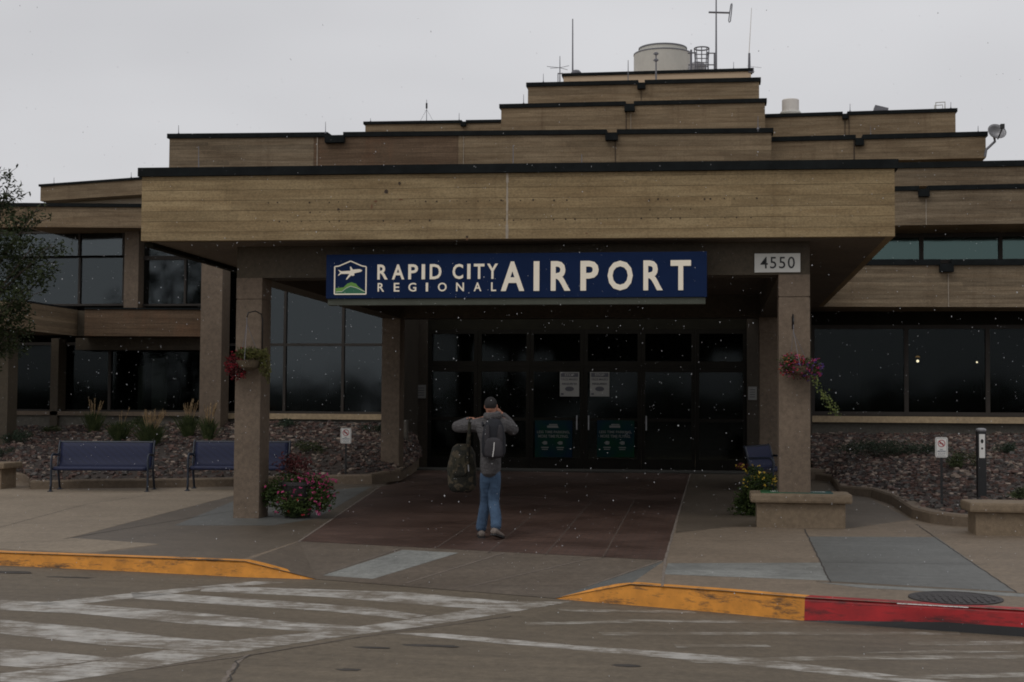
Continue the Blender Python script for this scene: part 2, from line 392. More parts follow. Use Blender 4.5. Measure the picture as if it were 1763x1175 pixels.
M['soil'] = simple('mulch_soil', (.04, .03, .025), .95, .5, 14, 0, .8, 30)
M['rocks'] = [simple('stone_red', (.105, .062, .050), .85, .35, 9), simple('stone_grey', (.085, .076, .070), .85, .4, 9),
              simple('stone_pale', (.26, .205, .165), .85, .25, 9), simple('stone_dark', (.05, .035, .032), .9, .4, 9)]
# ------------------------------------------------------------------ ground, road, pavement
g = MB(); g.poly([(-400, -300, -.55), (400, -300, -.55), (400, 900, -.55), (-400, 900, -.55)])
o = g.build('ground', simple('far_ground', (.10, .085, .065), .9, .3, .05), recalc=False); tag(o, kind='structure')
# kerb line on the road plane (front foot of the kerb)
kl = [onr(-260, 952), onr(0, 973.5), onr(200, 983), onr(420, 994)]
kA = onr(545, 998); kB = onr(955, 1031)
kr = [onr(1085, 1042), onr(1250, 1056), onr(1385, 1069), onr(1580, 1083), onr(1763, 1096), onr(2100, 1124)]
line = kl + [kA, kB] + kr
rd = MB()
L0 = line[0]; L1 = line[-1]
rp_ = [Vector((-60, 20.5, rz(-60)))] + line + [Vector((30, 6, rz(30))), Vector((30, -30, rz(30))), Vector((-60, -30, rz(-60)))]
rd.poly([(p.x, p.y, rz(p.x)) for p in rp_])
road = rd.build('road', M['road'], recalc=False); tag(road, kind='structure')
def sheet(name, px, mat, parent, plane='g', dz=.004):
    mb = MB(); dz *= .3
    for poly in px:
        mb.poly([(ong if plane == 'g' else onr)(x, y, dz) for x, y in poly])
    o = mb.build(name, mat, parent, recalc=False)
    return o
C_ = ong(515, 932); D_ = ong(1145, 965)
gl_ = [Vector((p.x, p.y, gz(p.y))) for p in kl]; gr_ = [Vector((p.x, p.y, gz(p.y))) for p in kr]
wl = MB()
pts = [Vector((-60, 20.5, gz(20.5)))] + gl_ + [C_, D_] + gr_ + [Vector((30, 6, gz(6))), Vector((30, 60, gz(60))), Vector((-60, 60, gz(60)))]
wl.poly(pts)
walk = wl.build('pavement', M['walk'], recalc=False); tag(walk, kind='structure')
rm = MB(); A1 = kA + Vector((0, 0, .004)); B1 = kB + Vector((0, 0, .004))
rm.poly([A1, B1, D_, C_]); rm.poly([gl_[-1], A1, C_])
rmp = rm.build('kerb_ramp', M['ramp'], recalc=False); tag(rmp, kind='structure')
fl_ = MB(); fl_.poly([B1, gr_[0], D_]); fl_.build('ramp_flare', M['walkgrey'], rmp, recalc=False)
# ramp: whitish slab and radiating joints
def onramp(px, py, dz=.0012):
    # plane through A1,B1,D_
    n_ = (B1 - A1).cross(D_ - A1); a = -n_.x / n_.z; b = -n_.y / n_.z; c = A1.z - a * A1.x - b * A1.y
    return onp(px, py, a, b, c + dz)
mb = MB(); mb.poly([onramp(*p) for p in [(693, 947), (790, 952), (642, 997), (556, 991)]])
mb.build('whitish_patch', M['walkwhite'], rmp, recalc=False)
def strip(mb, pts, wpx, fn, jit=0):
    """thin strip following pixel path, constant real width w (m)"""
    P = [fn(x, y) for x, y in pts]
    Q = []
    for i in range(len(P) - 1):
        n_ = max(1, int((P[i + 1] - P[i]).length / .12)) if jit else 1
        for k in range(n_): Q.append(P[i].lerp(P[i + 1], k / n_) + (Vector((ru(-jit, jit), ru(-jit, jit), 0)) if jit else Vector()))
    Q.append(P[-1])
    for i in range(len(Q) - 1):
        d = (Q[i + 1] - Q[i]); d = Vector((-d.y, d.x, 0)).normalized() * wpx / 2
        mb.poly([Q[i] - d, Q[i + 1] - d, Q[i + 1] + d, Q[i] + d])
    if jit:
        for v in mb.v: pass
mb = MB()
for p in ([(869, 952), (700, 1004)], [(1021, 961), (800, 1012)], [(1140, 965), (1010, 1010)], [(690, 944), (552, 990)], [(518, 932), (430, 969)]):
    strip(mb, p, .03, lambda x, y: onramp(x, y, .0024))
mb.build('joint', M['jointl'], rmp, recalc=False)
# pavers and slabs
PV = [(515, 932), (1145, 965), (1162, 905), (1190, 811), (735, 806), (700, 815), (655, 838)]
pv = sheet('brick_paving', [PV], M['paver'], walk)
damp = sheet('damp_area', [
    [(120, 927), (408, 852), (470, 838), (700, 828), (655, 839), (515, 931), (405, 966), (150, 955), (275, 938)],
    [(1165, 905), (1190, 811), (1400, 812), (1500, 860), (1570, 895), (1445, 912), (1296, 907), (1250, 908), (1163, 918)]], M['walkwet'], walk)
ds = sheet('dry_area', [[(-300, 850), (-60, 833), (48, 845), (400, 840), (455, 838), (408, 852), (120, 926), (275, 937), (150, 953), (0, 945), (-300, 930)]], M['walkdry'], walk, dz=.006)
gs = sheet('grey_slab', [[(1390, 924), (1612, 925), (1748, 1019), (1430, 1001)], [(300, 905), (405, 862), (520, 848), (640, 838), (545, 893), (470, 905)]], M['walkgrey'], walk, dz=.008)
ws = sheet('whitish_slab', [[(1150, 970), (1418, 969), (1428, 1000), (1143, 989)], [(1410, 1003), (1763, 1022), (1763, 1028), (1480, 1012)]], M['walkwhite'], walk, dz=.006)
mb = MB(); fn = lambda x, y: ong(x, y, .0036)
for p in ([(1385, 911), (1430, 1003)], [(1578, 903), (1660, 960), (1750, 1020)], [(1405, 1001), (1763, 1022)], [(400, 880), (110, 928)]):
    strip(mb, p, .018, fn, .006)
for p in ([(1148, 930), (1390, 931)], [(1395, 968), (1700, 972)], [(0, 908), (150, 868), (260, 852)], [(0, 935), (140, 930)], [(1612, 925), (1763, 926)]):
    strip(mb, p, .010, fn, .003)
mb.build('dark_joint', M['jointd'], walk, recalc=False)
mb = MB(); fn = lambda x, y: ong(x, y, .0033)
for p in ([(1145, 965), (1162, 905), (1190, 811)], [(515, 932), (655, 838)], [(1145, 965), (1140, 1010)]):
    strip(mb, p, .03, fn, .004)
mb.build('pale_joint', M['jointl'], walk, recalc=False); mb = MB()
for a, b in (((750, 944), (910, 838)), ((841, 951), (975, 838)), ((939, 955), (1040, 838)), ((1038, 960), (1105, 838))):
    strip(mb, [a, b], .012, fn, .003)
mb.build('paver_joint', M['jointp'], walk, recalc=False)
# road paint
marks = [[(440, 1001), (492, 1003), (350, 1014), (280, 1025), (115, 1042), (45, 1041), (240, 1020)],
         [(350, 1009), (500, 1013), (700, 1020), (880, 1036), (985, 1036), (850, 1049), (770, 1045), (560, 1028), (345, 1018)],
         [(225, 1020), (320, 1024), (500, 1036), (640, 1047), (735, 1060), (700, 1066), (560, 1052), (400, 1042), (230, 1031)],
         [(0, 1033), (110, 1038), (200, 1045), (330, 1054), (500, 1071), (640, 1080), (560, 1090), (470, 1083), (320, 1074), (140, 1057), (0, 1050)],
         [(0, 1067), (160, 1081), (300, 1098), (400, 1105), (300, 1118), (180, 1111), (0, 1091)],
         [(0, 1117), (100, 1124), (200, 1133), (65, 1151), (0, 1146)]]
border = [[(0, 1160), (120, 1146), (300, 1117), (440, 1098), (520, 1091), (640, 1076), (760, 1058), (870, 1040), (985, 1036), (900, 1051), (820, 1064), (720, 1080), (560, 1100), (400, 1125), (200, 1160), (90, 1175), (0, 1190)]]
sheet('painted_hatching', marks, M['mark'], road, 'r', .004)
sheet('painted_border', border, M['mark'], road, 'r', .007)
thin = [[(672, 1090), (760, 1091), (1000, 1112), (1300, 1133), (1640, 1175), (1560, 1175), (1240, 1141), (1000, 1120), (860, 1108)]]
sheet('painted_line', thin, M['mark'], road, 'r', .004)
faint = [[(960, 1049), (1190, 1052), (1200, 1056), (970, 1053)], [(1060, 1067), (1430, 1069), (1420, 1074), (1065, 1071)],
         [(900, 1072), (1100, 1068), (1100, 1072), (905, 1077)], [(1030, 1089), (1650, 1088), (1655, 1093), (1040, 1094)], [(1560, 1106), (1763, 1103), (1763, 1110), (1570, 1112)],
         [(1160, 1110), (1320, 1110), (1330, 1114), (1165, 1115)], [(1180, 1137), (1400, 1130), (1763, 1128), (1763, 1134), (1420, 1137), (1200, 1142)],
         [(1500, 1165), (1763, 1158), (1763, 1166), (1600, 1170)], [(1480, 1124), (1600, 1120), (1763, 1122), (1600, 1126)]]
sheet('faded_stripe', faint, M['mark2'], road, 'r', .005)
mb = MB(); fn = lambda x, y: onr(x, y, .0034)
strip(mb, [(250, 1152), (430, 1128), (640, 1094), (880, 1061)], .02, fn, .008); strip(mb, [(385, 1175), (402, 1150), (412, 1135), (430, 1127)], .035, fn, .02)
mb.build('pale_seam', M['jointl'], road, recalc=False)
mb = MB(); fn = lambda x, y: onr(x, y, .0042)
strip(mb, [(430, 1128), (640, 1093), (700, 1084), (880, 1061)], .008, fn, .008); strip(mb, [(396, 1175), (404, 1152), (410, 1138), (432, 1127)], .014, fn, .02)
mb.build('crack', M['jointd'], road, recalc=False)
mb = MB()
for (x, y, rx, ry) in ((10, 985, .35, .12), (118, 994, .3, .06), (1077, 1146, .12, .06), (602, 1153, .1, .05), (745, 1112, .25, .06), (640, 1115, .15, .05)):
    c = onr(x, y, .0028); mb.poly([c + Vector((rx * math.cos(a) * ru(.7, 1.2), ry * math.sin(a) * ru(.7, 1.2), 0)) for a in [k * math.pi / 7 for k in range(14)]])
mb.build('oil_stain', M['jointd'], road, recalc=False)
# painted kerbs
def kerb(name, P, tops, mat, w=.16, lip=.004):
    mb = MB(); n = len(P); vs = []; 
    for i, p in enumerate(P):
        d = (P[min(i + 1, n - 1)] - P[max(i - 1, 0)]); d.z = 0; d.normalize(); nn = Vector((-d.y, d.x, 0)); b = p.copy(); t = tops[i]
        zr = rz(p.x) - .03; zt = gz(p.y) if t == 1 else rz(p.x) * (1 - t) + gz(p.y) * t
        zt += lip; h = zt - zr
        f = Vector((p.x, p.y, 0)) - nn * .012
        g_ = Vector((p.x, p.y, 0)) + nn * .012; g2 = Vector((p.x, p.y, 0)) + nn * .035; k_ = Vector((p.x, p.y, 0)) + nn * w
        vs += [f + Vector((0, 0, zr)), g_ + Vector((0, 0, zt - .035 * max(t, .15))), g2 + Vector((0, 0, zt)), k_ + Vector((0, 0, zt)), k_ + Vector((0, 0, zr))]
    fs = []
    for i in range(n - 1):
        for k in range(5): fs.append((i*5+k, i*5+(k+1)%5, (i+1)*5+(k+1)%5, (i+1)*5+k))
    fs += [(0, 1, 2, 3, 4), tuple((n-1)*5 + k for k in range(5))]
    mb.add(vs, fs); o = mb.build(name, mat); return o
def dens(P, n=6):
    out_ = []
    for i in range(len(P) - 1):
        for k in range(n): out_.append(P[i].lerp(P[i + 1], k / n))
    return out_ + [P[-1]]
PL = dens(kl + [kA], 4); tl = [1] * (len(PL) - 4) + [.78, .5, .22, 0.0]
ky = kerb('kerb', PL, tl, M['kerby']); tag(ky, kind='structure')
P2 = dens([kB] + kr[:3], 4); t2 = [0, .3, .6, .85] + [1] * (len(P2) - 4)
ky2 = kerb('kerb', P2, t2, M['kerby']); tag(ky2, kind='structure')
P3 = dens(kr[2:], 4); kr3 = kerb('kerb', P3, [1] * len(P3), M['kerbr']); tag(kr3, kind='structure')
mb = MB()   # black gutter seam under the red kerb
for i in range(len(P3) - 1):
    a, b = P3[i], P3[i + 1]; d = (b - a).normalized(); nn = Vector((-d.y, d.x, 0)); z = Vector((0, 0, 1))
    k1 = min(1, i / 5) * .075 + .006; k2 = min(1, (i + 1) / 5) * .075 + .006
    a0 = Vector((a.x, a.y, rz(a.x))); b0 = Vector((b.x, b.y, rz(b.x)))
    mb.poly([a0 - nn * .03, b0 - nn * .03, b0 - nn * .019 + z * k2, a0 - nn * .019 + z * k1])
mb.build('tar_seam', M['black'], kr3, recalc=False)
mb = MB(); a = ong(1545, 1039, .011); b = ong(1668, 1046, .011); d = (b - a); nn = Vector((-d.y, d.x, 0)).normalized()
for k in range(14):
    p, q = a + d * (k / 14), a + d * ((k + .95) / 14); w1 = ru(.02, .045)
    mb.poly([p - nn * w1, q - nn * ru(.02, .045), q + nn * ru(.005, .02), p + nn * .012])
mb.build('white_paint_smear', M['white'], kr3, recalc=False)
# manhole
c = ong(1645, 1031); r = (ong(1725, 1032) - ong(1565, 1030)).length / 2
mb = MB(); mb.lathe([(r, 0), (r, .012), (r * .92, .014), (r * .9, .008), (0.01, .008)], c, 40)
for v in mb.v: v.z += .015 * (v.y - c.y)
mh = mb.build('manhole_cover', M['iron'], loc=c, recalc=True)
MH = mh
tag(mh, 'round dark manhole cover set in the pavement behind the red kerb', 'manhole cover')
mb = MB()
for i in range(-5, 6):
    h = math.sqrt(max(0, (r * .85) ** 2 - (i * r * .15) ** 2))
    for s_ in (-1, 1):
        mb.box(i * r * .15 - .01, (.04 if s_ > 0 else -h), .006, i * r * .15 + .01, (h if s_ > 0 else -.04), .0125)
q = mb.build('lid_ribs', M['iron'], None); q.parent = mh
# ------------------------------------------------------------------ planting beds
def bed(name, base, back, hkerb, width, mat_rock, nst, seed, zb, label):
    rnd = random.Random(seed)
    n = len(base)
    # kerb wall
    mb = MB(); vs = []
    for i, p in enumerate(base):
        d = (base[min(i + 1, n - 1)] - base[max(i - 1, 0)]); d.z = 0; d.normalize(); nn = Vector((-d.y, d.x, 0)); h = hkerb[i]
        z0 = p.z - .05
        f = Vector((p.x, p.y, 0))
        vs += [f + Vector((0, 0, z0)), f + Vector((0, 0, p.z + h - .03)), f + nn * .03 + Vector((0, 0, p.z + h)), f + nn * width + Vector((0, 0, p.z + h)), f + nn * width + Vector((0, 0, z0))]
    fs = []
    for i in range(n - 1):
        for k in range(5): fs.append((i*5+k, i*5+(k+1)%5, (i+1)*5+(k+1)%5, (i+1)*5+k))
    fs += [(0, 1, 2, 3, 4), tuple((n-1)*5 + k for k in range(5))]
    mb.add(vs, fs); kb = mb.build('kerb', M['kerbc']); tag(kb, kind='structure')
    return kb
def resample(P, n):
    L = [0]
    for i in range(len(P) - 1): L.append(L[-1] + (P[i + 1] - P[i]).length)
    out_ = []
    for k in range(n):
        t = L[-1] * k / (n - 1); i = 0
        while i < len(P) - 2 and L[i + 1] < t: i += 1
        out_.append(P[i].lerp(P[i + 1], (t - L[i]) / max(1e-6, L[i + 1] - L[i])))
    return out_
def mound(front, back, nu=70, nv=24, seed=1, bulge=.12):
    Fp = resample(front, nu); Bp = resample(back, nu); vs = []; fs = []
    def pt(u, v):
        fu = u * (nu - 1); i = min(int(fu), nu - 2); a = Fp[i].lerp(Fp[i + 1], fu - i); b = Bp[i].lerp(Bp[i + 1], fu - i)
        p = a.lerp(b, v); p.z += bulge * math.sin(math.pi * v) + .035 * (mnoise.noise(Vector((p.x * .9, p.y * .9, seed))) ) * min(1, v * 8)
        return p
    for j in range(nv):
        for i in range(nu): vs.append(pt(i / (nu - 1), j / (nv - 1)))
    for j in range(nv - 1):
        for i in range(nu - 1): fs.append((j*nu+i, j*nu+i+1, (j+1)*nu+i+1, (j+1)*nu+i))
    mb = MB(); mb.smooth = True; mb.add(vs, fs); return mb, pt
def stones(pt, n, seed, urange=(0, 1)):
    rnd = random.Random(seed); mb = MB()
    cube = [(-1,-1,-1),(1,-1,-1),(1,1,-1),(-1,1,-1),(-1,-1,1),(1,-1,1),(1,1,1),(-1,1,1)]
    F6 = [(0,3,2,1),(4,5,6,7),(0,1,5,4),(1,2,6,5),(2,3,7,6),(3,0,4,7)]
    for _ in range(n):
        p = pt(rnd.uniform(*urange), rnd.random() ** .9); s = rnd.choice((.018, .024, .03, .03, .04, .052)) * rnd.uniform(.8, 1.2)
        rot = Matrix.Rotation(rnd.uniform(0, 6.28), 3, 'Z') @ Matrix.Rotation(rnd.uniform(-.6, .6), 3, 'X')
        sx, sy, sz = s * rnd.uniform(.8, 1.4), s * rnd.uniform(.7, 1.1), s * rnd.uniform(.4, .75)
        vs = [p + Vector((0, 0, s * .3)) + rot @ Vector((c[0]*sx*rnd.uniform(.6, 1), c[1]*sy*rnd.uniform(.6, 1), c[2]*sz*rnd.uniform(.6, 1))) for c in cube]
        mb.mi = rnd.choices((0, 1, 2, 3), (38, 28, 14, 20))[0]; mb.add(vs, F6)
    return mb
# left bed
LB = [ong(-260, 836), ong(-60, 829), ong(22, 827), ong(50, 832), ong(52, 843), ong(150, 841), ong(270, 840), ong(400, 838), ong(480, 835), ong(560, 833), ong(640, 834), ong(690, 828), ong(716, 812), ong(722, 804)]
LH = [.17, .17, .17, .16, .16, .17, .17, .17, .17, .17, .2, .24, .34, .36]
bed('bed', LB, None, LH, .2, None, 0, 3, 0, '')
Lfront = [p + Vector((0, .15, h - .05)) for p, h in zip(LB, LH)]
YG = 33.2
Lback = [at(-330, 738, 34.2), at(0, 738, 34.0), at(200, 733, 33.8), at(372, 727, 33.4), at(520, 727, 33.2), at(660, 730, 33.2), at(700, 742, 34.5), at(712, 752, 35.3)]
mbm, ptL = mound(Lfront, Lback, seed=2.2)
gL = mbm.build('planting_bed', M['soil'], recalc=False); tag(gL, kind='structure')
sL = stones(ptL, 11500, 5, (.12, 1)).build('landscape_stones', M['rocks'], recalc=False)
tag(sL, 'loose red and grey stones covering the left planting bed behind the benches', 'stones', kind='stuff')
RB = [ong(1397, 826), ong(1432, 832), ong(1445, 850), ong(1500, 857), ong(1535, 869), ong(1570, 893), ong(1600, 901), ong(1640, 906), ong(1690, 909), ong(1800, 909), ong(2100, 905)]
RH = [.16, .16, .15, .17, .17, .17, .17, .17, .17, .17, .17]
bed('bed', RB, None, RH, .22, None, 0, 3, 0, '')
Rfront = [p + Vector((.05, .17, h - .04)) for p, h in zip(RB, RH)]
Rback = [at(1396, 748, 35.9), at(1430, 748, 35.9), at(1480, 748, 35.9), at(1560, 748, 35.9), at(1650, 748, 35.9), at(1763, 748, 35.9), at(1850, 749, 35.9), at(2150, 750, 35.9)]
mbm, ptR = mound(Rfront, Rback, seed=7.7, bulge=.10)
gR = mbm.build('planting_bed', M['soil'], recalc=False); tag(gR, kind='structure')
sR = stones(ptR, 9500, 8, (0, .82)).build('landscape_stones', M['rocks'], recalc=False)
tag(sR, 'loose reddish stones covering the right planting bed behind the concrete planters', 'stones', kind='stuff')
# concrete nub at the corner of the right bed
mb = MB(); p = ong(1396, 827); q = ong(1433, 828)
mb.box(p.x - .6, p.y, p.z - .05, q.x, p.y + .9, p.z + .24)
o = mb.build('concrete_block', M['kerbc'], loc=(p.x, p.y, p.z), bevel=.06)
tag(o, 'low rounded concrete block at the corner of the right stone bed beside the column', 'block')
# ------------------------------------------------------------------ the terminal building
BL = Vector((-4, 36, gz(36)))
T = empty('airport_terminal', BL, 'stepped tan board-marked concrete airport terminal with black roof edging and dark windows', 'building')
def lvl(a, Y, b):
    P0 = at(a[0], a[1], Y); P1 = onz(b[0], b[1], P0.z); return P0, P1
BANDS = []
def band(name, a, Y, b, thick_px, depth, cap_px, mat, scup=(), ext=None, copmat='coping', down=None, notch_px=11, splits=None):
    P0, P1 = lvl(a, Y, b); d = (P1 - P0)
    sc_ = (at(a[0], a[1], Y) - at(a[0], a[1] + 100, Y)).length / 100
    zc = P0.z - cap_px * sc_; zb = down if down is not None else P0.z - thick_px * sc_
    segs = splits or [(0, 1, mat)]
    for (s0, s1, mt) in segs:
        mb = MB(); A = P0 + d * s0; B = P0 + d * s1
        mb.slab(A, B, zb, zc, depth); mb.build(name, mt, T)
    # coping with gaps at the scuppers
    ov = .05; cuts = []
    for s in scup:
        t0, t1 = (s[0] - a[0]) / (b[0] - a[0]), (s[1] - a[0]) / (b[0] - a[0]); cuts.append((t0, t1))
    e = [0] + [x for c_ in cuts for x in c_] + [1]
    u = d.normalized()
    for i in range(0, len(e), 2):
        A = P0 + d * e[i] - (u * ov if i == 0 else Vector()); B = P0 + d * e[i + 1] + (u * ov if i == len(e) - 2 else Vector())
        mb = MB(); mb.prism([(A.x, A.y - ov), (B.x, B.y - ov), (B.x, B.y + .45), (A.x, A.y + .45)], zc + .003, P0.z)
        # rim along the ends
        mb.build('coping', M[copmat], T)
    for (t0, t1) in cuts:
        A = P0 + d * t0; B = P0 + d * t1; k = (B - A).length * .12
        mb = MB(); mb.box(A.x - k, min(A.y, B.y) - .16, zc - notch_px * sc_, B.x + k, min(A.y, B.y) - .004, zc + .02 * 1)
        mb.box(A.x, min(A.y, B.y) - .10, zc + .0205, B.x, min(A.y, B.y) + .3, zc + .03)
        sb = mb.build('scupper', M['coping'], T)
    BANDS.append((a[0], b[0], P0, P1, zc, zb)); return P0, P1, zc, zb
Zg = .2
# left wing
LAp = band('parapet', (46, 350), 32.3, (680, 355), 41, 6, 6, M['band'])
band('parapet', (-330, 352), 33.2, (44, 350), 41, 6, 6, M['band'])
zLA = LAp[3]
# sloping upper parapet on the left and pale wall below
Pa, Pb = lvl((70, 318), 44, (292, 302))
s44 = 44.8 / F
mb = MB(); mb.slab(Pa, Pb, Pa.z - 30 * s44, Pa.z - 4 * s44, 10); mb.build('parapet', M['band2'], T)
mb = MB(); mb.prism([(Pa.x - .05, Pa.y - .05), (Pb.x, Pb.y - .05), (Pb.x, Pb.y + .5), (Pa.x - .05, Pa.y + .5)], Pa.z - 4 * s44 + .003, Pa.z); mb.build('coping', M['coping'], T)
mb = MB(); mb.slab(Pa + Vector((.6, .5, 0)), Pb + Vector((0, .5, 0)), Pa.z - 90 * s44, Pa.z - 30 * s44 - .004, 9); mb.build('pale_wall', M['cream'], T)
# central tiers
A0, A1_ = lvl((292, 231), 35.5, (1328, 221))
dA = A1_ - A0
fA = lambda px: (px - 292) / (1328 - 292)
band('parapet', (292, 231), 35.5, (1328, 221), 62, 25, 8, M['band2'], scup=[(572, 599), (1052, 1069)],
     down=LAp[0].z - .6, splits=[(0, fA(547), M['bandgrey']), (fA(547) + .0003, fA(798), M['bandrust']), (fA(798) + .0003, 1, M['band2'])])
band('parapet', (629, 210), 41, (900, 206), 60, 18, 5, M['band2'], scup=[(796, 803)], notch_px=6)
band('parapet', (863, 180), 39, (1317, 170), 60, 20, 7, M['band2'], scup=[(1080, 1094)])
band('parapet', (909, 143), 42, (1307, 134), 60, 17, 7, M['band2'], scup=[(1101, 1112)], notch_px=9)
Et = band('penthouse_wall', (970, 127), 45, (1293, 118), 60, 14, 5, M['tan'])
# right tiers
band('parapet', (1290, 198), 43, (1645, 187), 60, 15, 6, M['band2'], scup=[(1453, 1461)], notch_px=7)
band('parapet', (1290, 237.5), 40, (1697, 227), 44, 16, 8, M['band2'], scup=[(1476, 1488)], notch_px=11)
band('parapet', (1300, 285), 38.2, (1900, 274), 40, 18, 10, M['bandgrey'])
Ib = band('parapet', (1300, 326), 36.4, (1900, 314.5), 66, 20, 8, M['bandgrey'], scup=[(1588, 1603)])
# upper window strip right
def vjoint(k, px, mt, w_=.012, t0=0, t1=1):
    x0, x1, P0, P1, zc, zb = BANDS[k]
    best = min(range(401), key=lambda i: abs((lambda v: PW / 2 + F * v.dot(RX) / v.dot(fw))(P0.lerp(P1, i / 400) - CP) - px)); p = P0.lerp(P1, best / 400)
    mb = MB(); mb.box(p.x - w_, p.y - .02, zb + (zc - zb) * t0, p.x + w_, p.y + .01, zb + (zc - zb) * t1); mb.build('vertical_joint', M[mt], T)
vjoint(2, 547, 'caulk', .010); vjoint(2, 798, 'caulk', .006); vjoint(2, 1060, 'hole', .008); vjoint(4, 1078, 'hole', .010); vjoint(4, 1086, 'caulk', .006); vjoint(5, 1104, 'hole', .008)
vjoint(7, 1455, 'hole', .010); vjoint(7, 1462, 'hole', .008); vjoint(8, 1470, 'hole', .015); vjoint(10, 1594, 'caulk', .008, 0, .75)
JY = 34.3
Jb = band('parapet', (1290, 447), JY, (1900, 447), 81, 5, 10, M['bandgrey'], scup=[(1621, 1640)], notch_px=12)
vjoint(11, 1632, 'caulk', .008, 0, .8)
def window(px0, py0, px1, py1, Y, vx, hy, mat, fw_=.05, name='window', zt=None, zb=None, hbar=None):
    a = at(px0, py0, Y); b = at(px1, py1, Y); zt = a.z if zt is None else zt; zb = b.z if zb is None else zb
    x0, x1 = a.x, b.x; f = MB()
    f.box(x0, Y - .06, zb, x1, Y + .06, zb + fw_); f.box(x0, Y - .06, zt - fw_, x1, Y + .06, zt)
    f.box(x0, Y - .062, zb + fw_, x0 + fw_, Y + .058, zt - fw_); f.box(x1 - fw_, Y - .062, zb + fw_, x1, Y + .058, zt - fw_)
    for v in vx:
        xc = at(v, (py0 + py1) / 2, Y).x; f.box(xc - fw_ / 2, Y - .064, zb + fw_, xc + fw_ / 2, Y + .056, zt - fw_)
    for h in hy:
        zz = at((px0 + px1) / 2, h, Y).z; f.box(x0 + fw_, Y - .058, zz - fw_ / 2, x1 - fw_, Y + .054, zz + fw_ / 2)
    fr = f.build(name, M['winframe'], T)
    p = MB(); p.box(x0 + .01, Y - .008, zb + .01, x1 - .01, Y + .008, zt - .01); p.build('pane', mat, fr)
    return x0, x1, zb, zt
window(1380, 405, 1900, 452, 38.0, [1586, 1722, 1855], [], M['glassteal'], .10)
# lower right: soffit header, glass, sill, foundation
zJ = Jb[3]
window(1395, 560, 1900, 719, 36.3, [1700, 1560], [], M['glass'], .10)
hz = at(1500, 560, 36.3).z
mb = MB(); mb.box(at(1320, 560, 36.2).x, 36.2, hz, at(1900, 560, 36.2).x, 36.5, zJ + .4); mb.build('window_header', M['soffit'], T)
sz = at(1500, 717, 36.0).z
mb = MB(); mb.box(at(1390, 717, 35.8).x, 35.8, sz - .15, at(1900, 717, 35.8).x, 36.42, sz); mb.build('sill', M['sill'], T)
mb = MB(); mb.box(at(1390, 717, 36).x, 36.0, -.2, at(1900, 717, 36).x, 36.45, sz - .152); mb.build('foundation_wall', M['bwall'], T)
# left wing glass
xs0 = at(-330, 500, 33.65).x
x36 = at(660, 500, 33.65).x
window(-330, 404, 215, 444, 33.65, [-60, 138], [], M['glasstop'], .05)
window(-330, 445, 215, 527, 33.65, [-60, 138], [], M['glassup'], .05)
zt_ = at(300, 404, 33.65).z
window(238, 404, 379, 444, 33.65, [], [], M['glasstop'], .05)
window(238, 445, 379, 527, 33.65, [320], [], M['glassup'], .05)
# lighter blinds behind the top row of the upper glass
mb = MB(); a = at(215, 405, 33.3); b = at(237, 530, 33.3); mb.box(a.x, 33.3, b.z, b.x, 33.8, zLA + .01); mb.build('column', M['colm'], T)
mb = MB(); a = at(347, 455, 32.6); b = at(379, 735, 32.6); mb.box(a.x, 32.6, .3, b.x, 33.15, zLA + .01); mb.build('column', M['colm'], T)
# balcony
P0, P1 = lvl((146, 530), 32.9, (347, 531)); sB = 33.8 / F
zb_ = P0.z - 50 * sB
mb = MB(); mb.slab(P0, P1, zb_, P0.z - 3 * sB, .66); mb.build('balcony_front', M['bandrust'], T)
Q0, Q1 = lvl((20, 514), 30.3, (132, 529)); 
Q0 = Vector((onz(20, 514, P0.z).x, onz(20, 514, P0.z).y, P0.z)); Q1 = Vector((P0.x - .02, P0.y + .05, P0.z))
mb = MB(); mb.prism([(Q0.x, Q0.y), (Q1.x - .28, Q1.y - .15), (Q1.x - .28, Q1.y + 2), (Q0.x, Q0.y + 3)], zb_ + .01, P0.z - 3 * sB); mb.build('balcony_front', M['band'], T)
mb = MB(); mb.prism([(Q0.x - 4, Q0.y + .5), (Q0.x - .01, Q0.y + .2), (Q0.x - .01, Q0.y + 3), (Q0.x - 4, Q0.y + 3)], zb_ + .02, P0.z - 2 * sB); mb.build('balcony_front', M['bandgrey'], T)
mb = MB(); mb.prism([(Q1.x - .27, Q1.y + .2), (Q1.x, Q1.y + .2), (Q1.x, Q1.y + 2), (Q1.x - .27, Q1.y + 2)], zb_ + .015, P0.z - 4 * sB); mb.build('balcony_joint', M['coldark'], T)
mb = MB(); mb.prism([(P0.x, P0.y - .04), (P1.x, P1.y - .04), (P1.x, P1.y + .25), (P0.x, P0.y + .25)], P0.z - 3 * sB + .003, P0.z); mb.build('coping', M['coping'], T)
mb = MB(); mb.prism([(Q0.x, Q0.y - .04), (Q1.x - .28, Q1.y - .19), (Q1.x - .28, Q1.y + .2), (Q0.x, Q0.y + .3)], P0.z - 3 * sB + .003, P0.z + .002); mb.build('coping', M['coping'], T)
zq = at(300, 603, 33.9).z
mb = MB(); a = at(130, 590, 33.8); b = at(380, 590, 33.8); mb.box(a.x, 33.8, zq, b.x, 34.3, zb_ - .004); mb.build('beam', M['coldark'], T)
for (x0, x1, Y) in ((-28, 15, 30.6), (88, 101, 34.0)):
    mb = MB(); a = at(x0, 600, Y); b = at(x1, 600, Y); mb.box(a.x, Y, .3, b.x, Y + .45, zb_ - .004); mb.build('column', M['coldark'], T)
